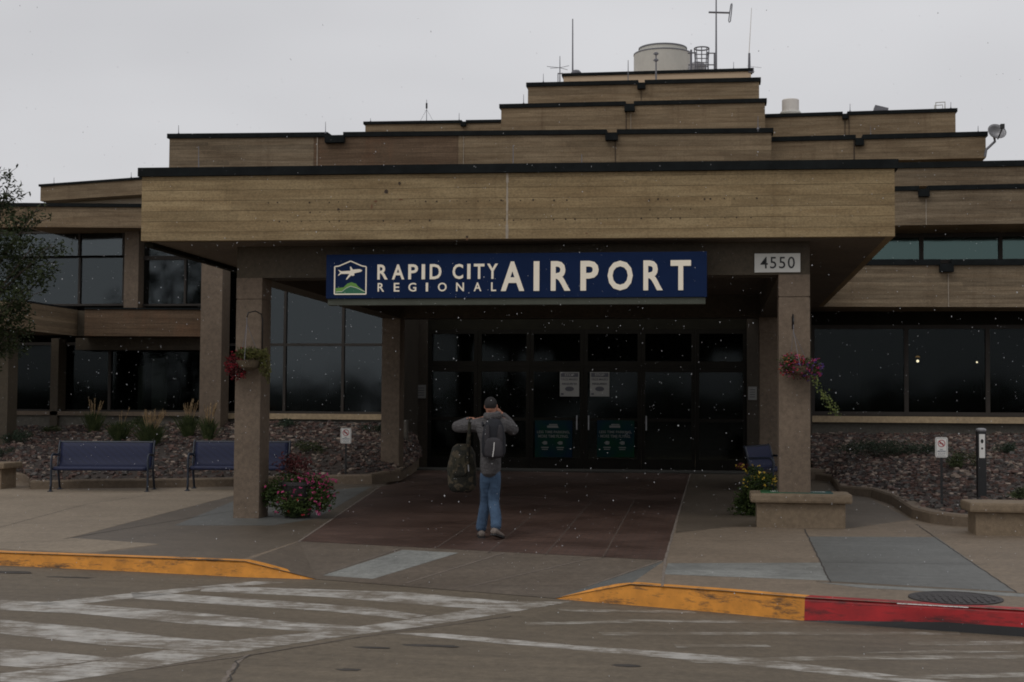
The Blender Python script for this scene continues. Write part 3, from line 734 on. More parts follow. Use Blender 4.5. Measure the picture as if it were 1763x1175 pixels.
# lower glass
window(-330, 590, 379, 712, 34.45, [20, 190], [], M['glass'], .07)
sz = at(200, 709, 34.0).z
mb = MB(); mb.box(at(-330, 709, 34).x, 34.0, sz - .10, at(346, 709, 34).x, 34.38, sz); mb.build('sill', M['colm'], T)
mb = MB(); mb.box(at(-330, 709, 34.1).x, 34.1, 0, at(379, 709, 34.1).x, 34.5, sz - .102); mb.build('foundation_wall', M['bwall'], T)
# two-storey glass wall beside the entrance
window(379, 380, 672, 714, 33.55, [492, 592], [594], M['glassup'], .06)
sz = at(500, 712.5, 33.3).z
mb = MB(); mb.box(at(373, 712, 33.3).x, 33.3, sz - .13, at(668, 712, 33.3).x, 33.485, sz); mb.build('sill', M['sill'], T)
mb = MB(); mb.box(at(373, 712, 33.4).x, 33.4, 0, at(700, 712, 33.4).x, 33.62, sz - .132); mb.build('foundation_wall', M['bwall'], T)
# interior volume: floor slabs, back wall, some partitions
xl, xr = at(-330, 700, 34).x - 1, at(1900, 700, 36).x + 1
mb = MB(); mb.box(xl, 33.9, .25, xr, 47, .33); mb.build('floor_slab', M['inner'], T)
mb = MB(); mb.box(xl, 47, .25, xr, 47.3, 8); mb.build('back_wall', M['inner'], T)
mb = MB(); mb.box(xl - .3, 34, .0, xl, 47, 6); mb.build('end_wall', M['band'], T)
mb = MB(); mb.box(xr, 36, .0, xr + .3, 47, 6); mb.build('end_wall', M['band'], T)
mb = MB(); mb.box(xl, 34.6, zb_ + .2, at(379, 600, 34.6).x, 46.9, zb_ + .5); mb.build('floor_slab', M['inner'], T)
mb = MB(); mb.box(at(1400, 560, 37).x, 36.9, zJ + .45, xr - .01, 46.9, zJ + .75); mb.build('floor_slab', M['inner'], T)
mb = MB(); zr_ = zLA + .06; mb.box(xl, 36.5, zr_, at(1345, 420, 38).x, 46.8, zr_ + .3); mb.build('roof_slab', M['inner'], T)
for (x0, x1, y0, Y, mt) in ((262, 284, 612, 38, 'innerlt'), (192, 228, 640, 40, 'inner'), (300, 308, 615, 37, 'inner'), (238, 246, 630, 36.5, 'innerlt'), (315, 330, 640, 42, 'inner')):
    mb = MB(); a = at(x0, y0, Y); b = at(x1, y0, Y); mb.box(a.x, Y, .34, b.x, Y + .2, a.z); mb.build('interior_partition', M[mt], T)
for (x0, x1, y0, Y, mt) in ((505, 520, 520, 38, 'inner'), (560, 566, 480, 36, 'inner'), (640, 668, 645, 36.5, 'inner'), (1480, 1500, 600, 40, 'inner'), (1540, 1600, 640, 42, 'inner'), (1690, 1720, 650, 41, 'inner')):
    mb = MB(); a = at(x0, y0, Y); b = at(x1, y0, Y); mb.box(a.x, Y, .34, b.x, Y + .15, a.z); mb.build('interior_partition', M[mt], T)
# return walls and entrance
DY = 35.3
xL = at(708, 700, 34).x; xR = at(1312, 700, DY).x
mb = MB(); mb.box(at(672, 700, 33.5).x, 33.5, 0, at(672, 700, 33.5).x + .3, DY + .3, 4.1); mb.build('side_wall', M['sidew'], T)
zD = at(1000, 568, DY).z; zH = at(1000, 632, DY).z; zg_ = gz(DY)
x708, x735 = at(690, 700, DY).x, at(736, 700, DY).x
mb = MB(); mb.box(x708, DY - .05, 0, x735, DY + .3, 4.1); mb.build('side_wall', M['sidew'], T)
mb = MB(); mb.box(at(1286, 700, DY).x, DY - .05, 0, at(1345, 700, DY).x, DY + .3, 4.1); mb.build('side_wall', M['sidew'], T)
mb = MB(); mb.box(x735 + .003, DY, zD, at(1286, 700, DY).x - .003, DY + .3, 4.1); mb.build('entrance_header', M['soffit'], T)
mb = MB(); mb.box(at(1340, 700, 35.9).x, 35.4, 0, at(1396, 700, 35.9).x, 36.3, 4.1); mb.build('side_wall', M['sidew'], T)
# door bays: transom row + door row
bays = [(736, 822), (822, 912), (912, 1005), (1005, 1104), (1104, 1197), (1197, 1286)]
for i, (x0, x1) in enumerate(bays):
    X0, X1 = at(x0, 700, DY).x + .004, at(x1, 700, DY).x - .004; fwd = .09
    f = MB(); f.box(X0, DY - .03, zH, X1, DY + .1, zD - .004)
    f2 = MB()
    f2.box(X0, DY + .0, zH - .0, X1, DY + .09, zH + .14); f2.box(X0, DY, zD - .10, X1, DY + .09, zD - .004)
    f2.box(X0, DY + .002, zH + .14, X0 + fwd, DY + .088, zD - .1); f2.box(X1 - fwd, DY + .002, zH + .14, X1, DY + .088, zD - .1)
    tr = f2.build('transom_window', M['frame'], T)
    p = MB(); p.box(X0 + .02, DY + .04, zH + .02, X1 - .02, DY + .052, zD - .02); p.build('pane', M['glass'], tr)
    d = MB(); ztd = zH - .006
    d.box(X0, DY + .0, zg_ - .02, X1, DY + .08, zg_ + .26); d.box(X0, DY, ztd - .12, X1, DY + .08, ztd)
    d.box(X0, DY + .002, zg_ + .26, X0 + fwd, DY + .078, ztd - .12); d.box(X1 - fwd, DY + .002, zg_ + .26, X1, DY + .078, ztd - .12)
    zm = at(900, 722, DY).z; d.box(X0 + fwd, DY + .004, zm - .04, X1 - fwd, DY + .076, zm + .04)
    dr = d.build('door', M['frame'], T)
    p = MB(); p.box(X0 + .02, DY + .03, zg_ + .1, X1 - .02, DY + .042, ztd - .02); p.build('pane', M['glass'], dr)
    if i in (2, 3, 4):
        hx = X1 - .16 if i == 2 else X0 + .12
        h = MB(); h.tube([(hx, DY - .05, zg_ + .95), (hx, DY - .05, zg_ + 1.3)], .015, 6); h.box(hx - .01, DY - .05, zg_ + .96, hx + .01, DY + .002, zg_ + .98); h.box(hx - .01, DY - .05, zg_ + 1.27, hx + .01, DY + .002, zg_ + 1.29)
        h.build('handle', M['galv'], dr)
# lit lamps deep inside
for (px, py, Y, r_, mt, lab) in ((1580, 622, 39.5, .036, 'lamp', 'small bright round lamp glowing inside the right wing, left one of the pair'),
                            (1682, 624, 41, .024, 'lamp', 'tiny white lamp glowing inside the right wing, farthest right'),
                            ):
    c = at(px, py, Y); mb = MB(); mb.smooth = True
    mb.lathe([(r_ * math.sin(k * math.pi / 8) + .0005, -r_ * math.cos(k * math.pi / 8)) for k in range(9)], c, 12)
    e = empty('ceiling_lamp', (c.x, c.y, c.z), lab, 'lamp'); mb.build('bulb', M[mt], e)
    m2 = MB(); m2.tube([(c.x, c.y, c.z + r_), (c.x, c.y, zJ + .44)], .008, 6); m2.build('lamp_cord', M['black'], e)
    m3 = MB(); m3.lathe([(.07, .10), (.04, .13), (.02, .14)], c, 14); m3.build('lamp_shade', M['lampo'] if px < 1600 else M['black'], e)
# door stickers and posters (their own things, flat sheets stuck to glass)
def plXZ(Y): return lambda x, z, d: Vector((x, Y - d, z))
def poster(nm, px0, py0, px1, py1, Y, mat, label, cat, group=None):
    a = at(px0, py0, Y); b = at(px1, py1, Y); e = empty(nm, ((a.x + b.x) / 2, Y, b.z), label, cat, group)
    mb = MB(); mb.box(a.x, Y, b.z, b.x, Y + .006, a.z); mb.build('sheet', mat, e); return e, a.x, b.z, b.x, a.z
M['shaded_paper'] = simple('shaded_paper', (.19, .19, .18), .8, .05)  # white paper greyed, doorway shade put into its colour
M['posterink'] = simple('poster_ink', (.12, .125, .12), .8, .05)
M['ink'] = simple('ink', (.05, .05, .06), .8, .1)
for (x0, x1, lab) in ((964, 997, 'white STOP notice on the entrance glass, the left of the two'), (1016, 1049, 'white STOP notice on the entrance glass, the right of the two')):
    Y = DY - .035; e, ax, az, bx, bz = poster('stop_notice', x0, 641, x1, 683, Y, M['shaded_paper'], lab, 'notice', 'stop notices on the entrance doors')
    W_, H_ = bx - ax, bz - az
    mb = MB(); mb.box(ax + .05 * W_, Y - .004, az + .80 * H_, ax + .95 * W_, Y - .001, az + .97 * H_)
    text_mb('FACE MASKS', mb, ax + .08 * W_, az + .66 * H_, ax + .92 * W_, az + .75 * H_, plXZ(Y - .001), .01, .003)
    text_mb('REQUIRED', mb, ax + .12 * W_, az + .47 * H_, ax + .88 * W_, az + .56 * H_, plXZ(Y - .001), .03, .003)
    cx, cz = ax + .5 * W_, az + .31 * H_
    mb.poly([(cx + .24 * W_ * math.cos(k * .5236), Y - .003, cz + .1 * H_ * math.sin(k * .5236)) for k in range(12)])
    mb.box(ax + .06 * W_, Y - .004, az + .06 * H_, ax + .2 * W_, Y - .001, az + .14 * H_)
    mb.build('lettering', M['ink'], e)
    mb = MB(); text_mb('STOP', mb, ax + .25 * W_, az + .83 * H_, ax + .75 * W_, az + .94 * H_, plXZ(Y - .005), .03, .003); mb.build('headline', M['shaded_paper'], e)
n = N('blue_green_poster'); f_ = n.noise((.9, .9, .9), 2); n.col(n.ramp(f_, [(.4, (.005, .032, .014)), (.6, (.005, .014, .032))])); n.rough(.9); n.b.inputs['Specular IOR Level'].default_value = .08; M['pst'] = n.m  # poster colours lowered to include the doorway shade
for (x0, x1, lab) in ((921, 985, 'dark green parking poster low on the entrance glass, the left of the two'), (1028, 1092, 'dark green parking poster low on the entrance glass, the right of the two')):
    Y = DY - .035; e, ax, az, bx, bz = poster('parking_poster', x0, 724, x1, 788, Y, M['pst'], lab, 'poster', 'parking posters on the entrance doors')
    W_, H_ = bx - ax, bz - az; mb = MB()
    text_mb('LESS TIME PARKING,', mb, ax + .06 * W_, az + .64 * H_, ax + .93 * W_, az + .72 * H_, plXZ(Y - .001), .015, .003)
    text_mb('MORE TIME FLYING.', mb, ax + .09 * W_, az + .53 * H_, ax + .9 * W_, az + .61 * H_, plXZ(Y - .001), .015, .003)
    mb.box(ax + .33 * W_, Y - .004, az + .80 * H_, ax + .62 * W_, Y - .001, az + .86 * H_); mb.box(ax + .38 * W_, Y - .004, az + .87 * H_, ax + .6 * W_, Y - .001, az + .90 * H_)
    for q_ in (.27, .68):
        cx, cz = ax + q_ * W_, az + .39 * H_
        mb.poly([(cx + .07 * W_ * math.cos(k * .628) * (1.2 if k % 2 else .8), Y - .004, cz + .05 * H_ * math.sin(k * .628)) for k in range(10)])
        mb.box(cx - .1 * W_, Y - .004, cz - .14 * H_, cx + .1 * W_, Y - .001, cz - .11 * H_); mb.box(cx - .08 * W_, Y - .004, cz - .19 * H_, cx + .08 * W_, Y - .001, cz - .165 * H_)
    mb.build('lettering', M['posterink'], e)
for (x0, y0, x1, y1, lab) in ((716, 663, 733, 686, 'small white sheet on the wall left of the entrance doors'), (1288, 666, 1303, 689, 'small white sheet on the wall right of the entrance doors')):
    Y = DY - .07; a = at(x0, y0, Y); b = at(x1, y1, Y)
    mb = MB(); mb.box(0, 0, 0, b.x - a.x, .01, a.z - b.z)
    for k in range(4): mb.mi = 1; mb.box(.04, -.003, (a.z - b.z) * (.2 + .18 * k), (b.x - a.x) - .04, -.001, (a.z - b.z) * (.25 + .18 * k))
    o = mb.build('wall_notice', [M['shaded_paper'], M['ink']], loc=(a.x, Y, b.z)); o.location = (a.x, Y, b.z)
    for v in o.data.vertices: v.co += Vector((a.x, Y, b.z))
    tag(o, lab, 'notice')
# ------------------------------------------------------------------ entrance canopy
CYF = 21.0; FY = 20.2; BY = 30.6
pL = at(245, 415, FY); pt_ = at(245, 290, FY)
zs = pL.z; ztop = pt_.z
PR = onz(1540, 275, ztop)
K = empty('entrance_canopy', (-3.5, 21, gz(21)), 'large flat entrance canopy with deep tan board-marked concrete fascia on columns', 'canopy')
capz = ztop - 15.5 * 21 / F
dF = PR - pt_
mb = MB(); mb.prism([(pt_.x, pt_.y), (PR.x, PR.y), (PR.x, 34.25), (pt_.x, 31.3)], zs, capz); fas = mb.build('fascia', M['fascia'], K)
mb = MB(); mb.prism([(pt_.x - .05, pt_.y - .05), (PR.x + .05, PR.y - .05), (PR.x + .05, 34.2), (pt_.x - .05, 31.2)], capz + .003, ztop); mb.build('coping', M['coping'], K)
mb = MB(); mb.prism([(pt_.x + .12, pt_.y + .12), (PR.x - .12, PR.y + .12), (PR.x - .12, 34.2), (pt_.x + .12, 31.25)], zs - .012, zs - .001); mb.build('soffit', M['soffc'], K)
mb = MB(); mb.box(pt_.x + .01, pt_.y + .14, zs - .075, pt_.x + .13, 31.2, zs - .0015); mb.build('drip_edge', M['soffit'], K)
# joint down the middle, bolt holes of old letters
def onF(px, py, dy=.004):
    # fascia plane
    d = ray(px, py); nn = Vector((dF.y, -dF.x, 0)); t = (pt_ - CP).dot(nn) / d.dot(nn); p = CP + d * t; return p + Vector((0, -dy, 0))
mb = MB(); a = onF(873.5, 305.5); b = onF(877, 413.5)
zz = capz - .003; n_ = 14
for k in range(n_):
    z0, z1 = zs + (zz - zs) * k / n_, zs + (zz - zs) * (k + 1) / n_; w_ = ru(.008, .02); mb.add([(a.x - w_, a.y, z0), (a.x + w_, a.y, z0), (a.x + w_ * ru(.6, 1.3), a.y, z1), (a.x - w_, a.y, z1)], [(0, 1, 2, 3)])
mb.build('filler_joint', M['caulk'], K)
mb = MB()
for (x0, y0, xs_) in ((0, 346, (462, 478, 533, 567, 583, 599, 715, 733, 752, 787, 803, 823, 843, 863, 866, 896, 918, 954, 976, 1002, 1118, 1133, 1149, 1213, 1223, 1247, 1264, 1303)),
                      (0, 363, (534, 551, 584, 1119, 1171, 1189)),
                      (0, 379, (461, 481, 495, 519, 534, 567, 584, 600, 651, 660, 681, 706, 740, 808, 824, 842, 869, 884, 897, 925, 930, 953, 974, 990, 1028, 1046, 1104, 1133, 1155, 1171, 1214, 1248, 1268, 1293))):
    for x in xs_:
        y = y0 - (x - 875) * .009 + ru(-1, 1); c = onF(x, y, .003); r = ru(.008, .016)
        mb.poly([c + Vector((r * math.cos(k * 1.047), 0, r * math.sin(k * 1.047))) for k in range(6)])
for (x, y, r) in ((665, 331, .03), (688, 316, .022), (583, 361, .02), (804, 408, .018)):
    c = onF(x, y, .003); mb.poly([c + Vector((r * math.cos(k * .8), 0, r * ru(.7, 1.5) * math.sin(k * .8))) for k in range(8)])
mb.build('bolt_hole', M['hole'], K, recalc=False)
mb = MB()
for (x, y, w_, h_) in ((640, 356, .018, .05), (647, 347, .03, .02), (804, 411, .010, .05), (690, 344, .05, .012), (1010, 402, .03, .01)):
    c = onF(x, y, .002); pts = [c + Vector((w_ * math.cos(k * .628) * ru(.5, 1), 0, h_ * math.sin(k * .628) * ru(.6, 1))) for k in range(10)]; mb.poly(pts)
mb.build('rust_mark', M['rustspot'], K, recalc=False)
# beams
zbm = at(430, 479, CYF).z
cxL0, cxL1 = at(406, 600, CYF).x, at(449.5, 600, CYF).x; cxR0, cxR1 = at(1341, 600, CYF).x, at(1394.5, 600, CYF).x
zt_b = zs - .014
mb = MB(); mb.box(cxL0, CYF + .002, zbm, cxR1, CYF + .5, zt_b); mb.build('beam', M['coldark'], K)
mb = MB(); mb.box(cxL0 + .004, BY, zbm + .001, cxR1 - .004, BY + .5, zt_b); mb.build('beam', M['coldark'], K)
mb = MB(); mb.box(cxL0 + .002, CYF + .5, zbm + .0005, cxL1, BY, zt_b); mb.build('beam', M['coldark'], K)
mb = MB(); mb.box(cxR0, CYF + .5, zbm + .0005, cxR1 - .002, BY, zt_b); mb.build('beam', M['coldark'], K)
for (x0, x1, Y) in ((cxL0, cxL1, CYF), (cxR0, cxR1, CYF), (cxL0, cxL1, BY), (cxR0, cxR1, BY)):
    zg1 = at(430, 515, CYF).z
    mb = MB(); mb.box(x0 - .003, Y - .006, gz(Y) - .1, x1 + .003, Y + .46, zg1 - .012); mb.build('column', M['colm'], K, bevel=.012)
    mb = MB(); mb.box(x0 + .006, Y + .01, zg1 - .0121, x1 - .006, Y + .45, zg1 + .004); mb.box(x0 - .002, Y - .004, zg1 + .0041, x1 + .002, Y + .46, zbm - .001)
    mb.build('capital', M['colm'], K)
# ------------------------------------------------------------------ airport sign
SY = 20.55
a = at(562, 438, SY); b = at(1217, 511, SY)
zc0, zc1 = (at(890, 513, SY).z), (at(890, 436, SY).z)
SG = empty('airport_sign', ((a.x + b.x) / 2, SY, zc0), 'long blue sign under the canopy reading RAPID CITY REGIONAL AIRPORT in white letters', 'sign')
mb = MB(); mb.box(a.x, SY, zc0, b.x, SY + .22, zc1); mb.build('cabinet', M['signblue'], SG, bevel=.006)
mb = MB(); mb.box(a.x + .02, SY + .03, zc0 - .095, b.x - .02, SY + .2, zc0 - .003); mb.build('tray', M['signgrey'], SG)
mb = MB()
for t in (.08, .36, .64, .92):
    x = a.x + (b.x - a.x) * t; mb.box(x - .02, SY + .221, zc0 + .1, x + .02, CYF + .001, zc0 + .14); mb.box(x - .02, SY + .221, zc1 - .14, x + .02, CYF + .001, zc1 - .1)
mb.build('bracket', M['black'], SG)
# the cabinet is level; read the lettering layout against its own rectangle
def sgx(px): return at(px, 475, SY).x
def sgz(px, py):
    # remove the picture slope so that rows are level
    return at(px, py, SY).z
plS = plXZ(SY - .001)
def sgz2(py): return zc0 + (511 - py) * (zc1 - zc0) / (511 - 434.5)
zz1 = lambda crop_y, base: None
rows = {'rap_top': 453, 'rap_bot': 478.5, 'reg_top': 485, 'reg_bot': 499.5, 'air_top': 449.5, 'air_bot': 499.5}
def word(letters, ytop, ybot, sx_, x_off, off, th):
    mb = MB()
    for ch, a0, a1 in letters:
        text_mb(ch, mb, sgx(x_off + a0 / sx_), sgz2(ybot), sgx(x_off + a1 / sx_), sgz2(ytop), plS, off, th)
    mb.build('lettering', M['letter'], SG)
word([('R', 495, 593), ('A', 633, 750), ('P', 788, 880), ('I', 915, 947), ('D', 992, 1103), ('C', 1208, 1308), ('I', 1347, 1378), ('T', 1410, 1510), ('Y', 1535, 1638)], 452.5, 478.5, 5.51, 560, .020, .008)
word([('R', 499, 560), ('E', 652, 705), ('G', 790, 865), ('I', 956, 977), ('O', 1070, 1153), ('N', 1243, 1317), ('A', 1410, 1482), ('L', 1575, 1622)], 484.5, 499.5, 5.51, 560, .012, .008)
word([('A', 178, 292), ('I', 338, 366), ('R', 422, 518), ('P', 567, 656), ('O', 700, 823), ('R', 875, 970), ('T', 1008, 1108)], 449, 499.5, 2.8435, 800, .026, .010)
# emblem
def em(x, y): return (sgx(560 + x / 5.51), sgz2(425 + y / 5.51 + .5))
def epoly(mb, pts, d=.006):
    P = [em(*p) for p in pts]; mb.extr([Vector((x, SY - d, z)) for x, z in P], (0, d - .001, 0))
mb = MB(); outl = [(90, 165), (130, 160), (240, 113), (345, 160), (388, 168), (388, 430), (90, 430)]
for i in range(len(outl)):
    (x0, y0), (x1, y1) = outl[i], outl[(i + 1) % len(outl)]; L = math.hypot(x1 - x0, y1 - y0); nx, ny = -(y1 - y0) / L * 5.5, (x1 - x0) / L * 5.5
    epoly(mb, [(x0 + nx, y0 + ny), (x1 + nx, y1 + ny), (x1 - nx, y1 - ny), (x0 - nx, y0 - ny)], .006 + i * .0003)
epoly(mb, [(120, 195), (134, 200), (152, 211), (240, 206), (234, 168), (244, 167), (262, 195), (325, 191), (343, 197), (351, 205), (338, 217), (275, 231), (276, 252), (256, 256), (246, 250), (206, 291), (197, 289), (229, 236), (150, 236), (128, 252), (121, 250), (138, 230), (143, 222)], .0085)
mb.build('emblem_outline', M['letter'], SG)
mb = MB(); epoly(mb, [(100, 372), (175, 365), (210, 330), (250, 315), (292, 330), (312, 355), (378, 405), (378, 422), (100, 422)], .004); mb.build('emblem_hill', M['green1'], SG)
mb = MB(); epoly(mb, [(100, 414), (160, 409), (200, 377), (240, 357), (300, 374), (378, 412), (378, 424), (100, 424)], .005); mb.build('emblem_hill', M['green2'], SG)
mb = MB()
hl = [(104, 410), (135, 405), (158, 407), (200, 373), (240, 354), (298, 369), (376, 406)]
for i in range(len(hl) - 1):
    (x0, y0), (x1, y1) = hl[i], hl[i + 1]; epoly(mb, [(x0, y0 - 2), (x1, y1 - 2), (x1, y1 + 2), (x0, y0 + 2)], .0062)
mb.build('emblem_ridge', M['white'], SG)
# street number plate
Y = CYF - .02
a = at(1299, 437, Y); b = at(1378, 469, Y); NP = empty('number_plate', ((a.x + b.x) / 2, Y, b.z), 'pale rounded plate with black number 4550 on the canopy beam', 'sign')
mb = MB(); mb.box(a.x, Y - .005, b.z, b.x, Y + .015, a.z); mb.build('plate', simple('plate_white', (.66, .66, .62), .5, .04), NP, bevel=.004)
W_, H_ = b.x - a.x, a.z - b.z
mb = MB(); text_mb('4550', mb, a.x + .13 * W_, b.z + .2 * H_, a.x + .88 * W_, b.z + .82 * H_, plXZ(Y - .006), .004, .004, 1.15); mb.build('digits', M['black'], NP)
mb = MB()
for q_ in ((.5, .08), (.5, .93)):
    mb.lathe([(.008, 0), (.008, .004)], (0, 0, 0), 8)
# ------------------------------------------------------------------ foliage helpers
def leaf_quad(mb, p, L, W, rnd, d=None):
    d = d or Vector((rnd.gauss(0, 1), rnd.gauss(0, 1), rnd.gauss(0, .7))).normalized()
    s = d.orthogonal().normalized(); s.rotate(Matrix.Rotation(rnd.uniform(0, 6.28), 3, d))
    mb.add([p, p + d * L * .45 + s * W * .5, p + d * L, p + d * L * .45 - s * W * .5], [(0, 1, 2, 3)])
def blob(mb, c, r, n, L, W, rnd, mis=(0,), wts=None, shell=.5):
    for _ in range(n):
        v = Vector((rnd.gauss(0, 1), rnd.gauss(0, 1), rnd.gauss(0, 1))).normalized() * (rnd.random() ** shell)
        v = Vector((v.x * r[0], v.y * r[1], v.z * r[2]))
        mb.mi = rnd.choices(mis, wts)[0] if len(mis) > 1 else mis[0]
        leaf_quad(mb, Vector(c) + v, L * rnd.uniform(.6, 1.3), W * rnd.uniform(.7, 1.2), rnd)
# tree at the left edge
rnd = random.Random(11)
tb = onp(-78, 800, 0, 0, .5); TYP = 28.0; tb = at(-78, 810, TYP); tb.z = .3
TR = empty('tree', tb, 'leafy dark green tree cut off by the left edge in front of the left wing', 'tree')
trunk = MB(); trunk.smooth = True
hub = tb + Vector((.1, 0, 2.2))
trunk.tube([tb, tb + Vector((.03, 0, 1.1)), hub, tb + Vector((.2, .1, 3.6)), tb + Vector((.25, .05, 5.3))], [.13, .11, .09, .06, .02], 10)
limbs = []
for (px, py, dy) in ((60, 420, -.2), (20, 300, .1), (70, 350, .2), (40, 500, -.4), (80, 470, .3), (30, 570, .2), (-120, 330, 0), (-160, 450, .2), (-170, 550, -.3), (5, 390, -.6), (-60, 290, .1), (15, 560, .5), (90, 420, .0)):
    tip = at(px, py, TYP + dy); st = tb + Vector((.1, 0, 0)); st.z = max(2.0, tb.z + (tip.z - tb.z) * .55); mid = st.lerp(tip, .5) + Vector((rnd.uniform(-.15, .15), rnd.uniform(-.1, .1), .12))
    trunk.tube([st, mid, tip], [.045, .025, .006], 6); limbs.append((st, mid, tip))
trunk.build('trunk', M['bark'], TR)
cr = MB()
for st, mid, tip in limbs:
    for t in range(9):
        p = (mid if t > 2 else st.lerp(mid, .6)).lerp(tip, rnd.uniform(.1, 1.0)) + Vector((rnd.gauss(0, .14), rnd.gauss(0, .2), rnd.gauss(0, .14)))
        blob(cr, p, (.28, .3, .20), 70, .10, .040, rnd)
for _ in range(27):   # hanging inner mass
    p = at(rnd.uniform(-165, 42), rnd.uniform(375, 595), TYP + rnd.uniform(-.6, .6)); blob(cr, p, (.32, .34, .26), 72, .10, .042, rnd)
def sprig(x0, y0, x1, y1, n):
    a_, b_ = at(x0, y0, TYP), at(x1, y1, TYP); cr2.tube([a_, a_.lerp(b_, .5) + Vector((0, 0, .03)), b_], [.012, .008, .004], 5)
    for k in range(n):
        t = rnd.random(); p = a_.lerp(b_, t); d = (b_ - a_).normalized() * .6 + Vector((rnd.gauss(0, .5), rnd.gauss(0, .4), rnd.gauss(0, .5))); leaf_quad(cr, p, .12, .042, rnd, d.normalized())
cr2 = MB()
for q in ((-60, 360, 30, 288, 22), (-50, 380, 52, 330, 26), (-40, 310, 12, 292, 10), (0, 350, 40, 318, 12), (20, 392, 84, 352, 20), (40, 400, 92, 372, 16), (50, 440, 98, 424, 16), (40, 520, 78, 500, 12), (30, 470, 96, 452, 16), (-30, 330, 20, 340, 14)): sprig(*q)
cr2.build('twigs', M['bark'], TR); cr.build('crown', M['leaf'], TR, recalc=False)
# ornamental grasses on the left bed
def grass(px, pyb, pyt, w, label, plumes, seed, group='ornamental grass clumps in the left bed', Y=None):
    rnd = random.Random(seed)
    # foot on the mound: step along the sight line until it meets the bed surface
    best = None
    for iu in range(71):
        for iv in range(24):
            p = ptL(iu / 70, iv / 23); v = p - CP; zc = v.dot(fw); X_ = PW / 2 + F * v.dot(RX) / zc; Y_ = PH / 2 - F * v.dot(UX) / zc
            e_ = (X_ - px) ** 2 + (Y_ - pyb) ** 2
            if best is None or e_ < best[0]: best = (e_, p.copy(), zc)
    b = best[1]; k = best[2] / F; H_ = (pyb - pyt) * k; Wd = w * k
    e = empty('ornamental_grass', b, label, 'grass clump', group)
    mb = MB()
    for _ in range(480):
        a_ = rnd.uniform(0, 6.28); r = abs(rnd.gauss(0, .5)); top = b + Vector((math.cos(a_) * r * Wd * .8, math.sin(a_) * r * Wd * .5, H_ * rnd.uniform(.3, .66)))
        st = b + Vector((math.cos(a_) * r * Wd * .12, math.sin(a_) * .06, -.03)); md = st.lerp(top, .6) + Vector((0, 0, H_ * .12))
        s = Vector((.007, 0, 0)); mb.add([st - s, st + s, md + s * .8, top, md - s * .8], [(0, 1, 2, 4), (4, 2, 3)])
    mb.build('blades', M['blade'], e, recalc=False)
    if plumes:
        pm = MB()
        for _ in range(plumes):
            lean = rnd.uniform(-.5, .9) * Wd * .5; st = b + Vector((lean * .3, rnd.uniform(-.05, .05), H_ * .35)); tp = b + Vector((lean, rnd.uniform(-.1, .1), H_ * rnd.uniform(.75, 1)))
            pm.tube([st, tp], .004, 4)
            for k_ in range(14):
                leaf_quad(pm, st.lerp(tp, rnd.uniform(.5, 1)), .07, .014, rnd, ((tp - st).normalized() + Vector((rnd.gauss(0, .25), rnd.gauss(0, .2), .2))).normalized())
        pm.build('plumes', M['plume'], e, recalc=False)
grass(160, 748, 688, 34, 'grass clump with a short pale upright plume, leftmost behind the first bench', 10, 21)
grass(204, 757, 700, 42, 'wide green grass clump with small bent plume behind the middle of the first bench', 3, 22)
grass(263, 765, 700, 62, 'largest grass clump with spreading tan plumes leaning right behind the first bench', 30, 23)
grass(328, 752, 690, 42, 'grass clump with feathery tan plumes just left of the tall building column', 14, 24)
grass(362, 756, 692, 34, 'narrow grass clump with tan plumes standing in front of the tall building column', 12, 25)
def bed_foot(px, py, pt):
    best = None
    for iu in range(71):
        for iv in range(24):
            p = pt(iu / 70, iv / 23); v = p - CP; zc = v.dot(fw); X_ = PW / 2 + F * v.dot(RX) / zc; Y_ = PH / 2 - F * v.dot(UX) / zc
            e_ = (X_ - px) ** 2 + (Y_ - py) ** 2
            if best is None or e_ < best[0]: best = (e_, p.copy(), zc)
    return best[1], best[2] / F
def shrub(px, py, w, h, pt, mat, label, seed, n=900, group=None, name='shrub'):
    rnd = random.Random(seed); b, k = bed_foot(px, py, pt); e = empty(name, b, label, 'shrub', group)
    W_, H_ = w * k, h * k; mb = MB(); st = MB()
    for j in range(max(5, int(w / 7))):
        c = b + Vector((rnd.uniform(-.42, .42) * W_, rnd.uniform(-.3, .3) * min(W_, 1.2), H_ * rnd.uniform(.2, .62))); blob(mb, c, (W_ * .16 + .06, .2, H_ * .34), int(n / max(5, int(w / 7))), .06, .018, rnd)
        st.tube([b + Vector((0, 0, -.05)), c], [.012, .005], 5)
    st.build('stems', M['bark'], e); mb.build('foliage', mat, e, recalc=False)
shrub(32, 762, 40, 26, ptL, M['juniper'], 'small round dark shrub in the stones at the far left of the left bed', 31)
shrub(8, 786, 34, 18, ptL, M['juniper'], 'low shrub at the left edge of the picture in front of the round dark one', 32, 500)
shrub(85, 748, 40, 14, ptL, M['shrub'], 'low flat shrub under the left wing window sill', 33, 500)
shrub(235, 742, 60, 26, ptL, M['shrub'], 'dark bushy shrub close to the left wing wall between the grass clumps', 34, 900)
shrub(540, 782, 46, 26, ptL, M['shrub'], 'small green shrub in the stones right of the second bench', 35, 700)
shrub(497, 738, 42, 18, ptL, M['juniper'], 'low dark shrub beneath the sill of the two-storey glass wall', 36, 600)
shrub(650, 742, 46, 16, ptL, M['juniper'], 'low dark shrub beside the back left canopy column', 37, 600)
shrub(1535, 787, 185, 34, ptR, M['juniper'], 'long spreading low juniper across the back of the right stone bed', 38, 4200, name='juniper')
shrub(1660, 806, 56, 32, ptR, M['shrub'], 'green shrub between the no smoking sign and the black post', 39, 1300)
shrub(1752, 853, 34, 22, ptR, M['shrub'], 'small green shrub behind the right concrete planter', 40, 600)
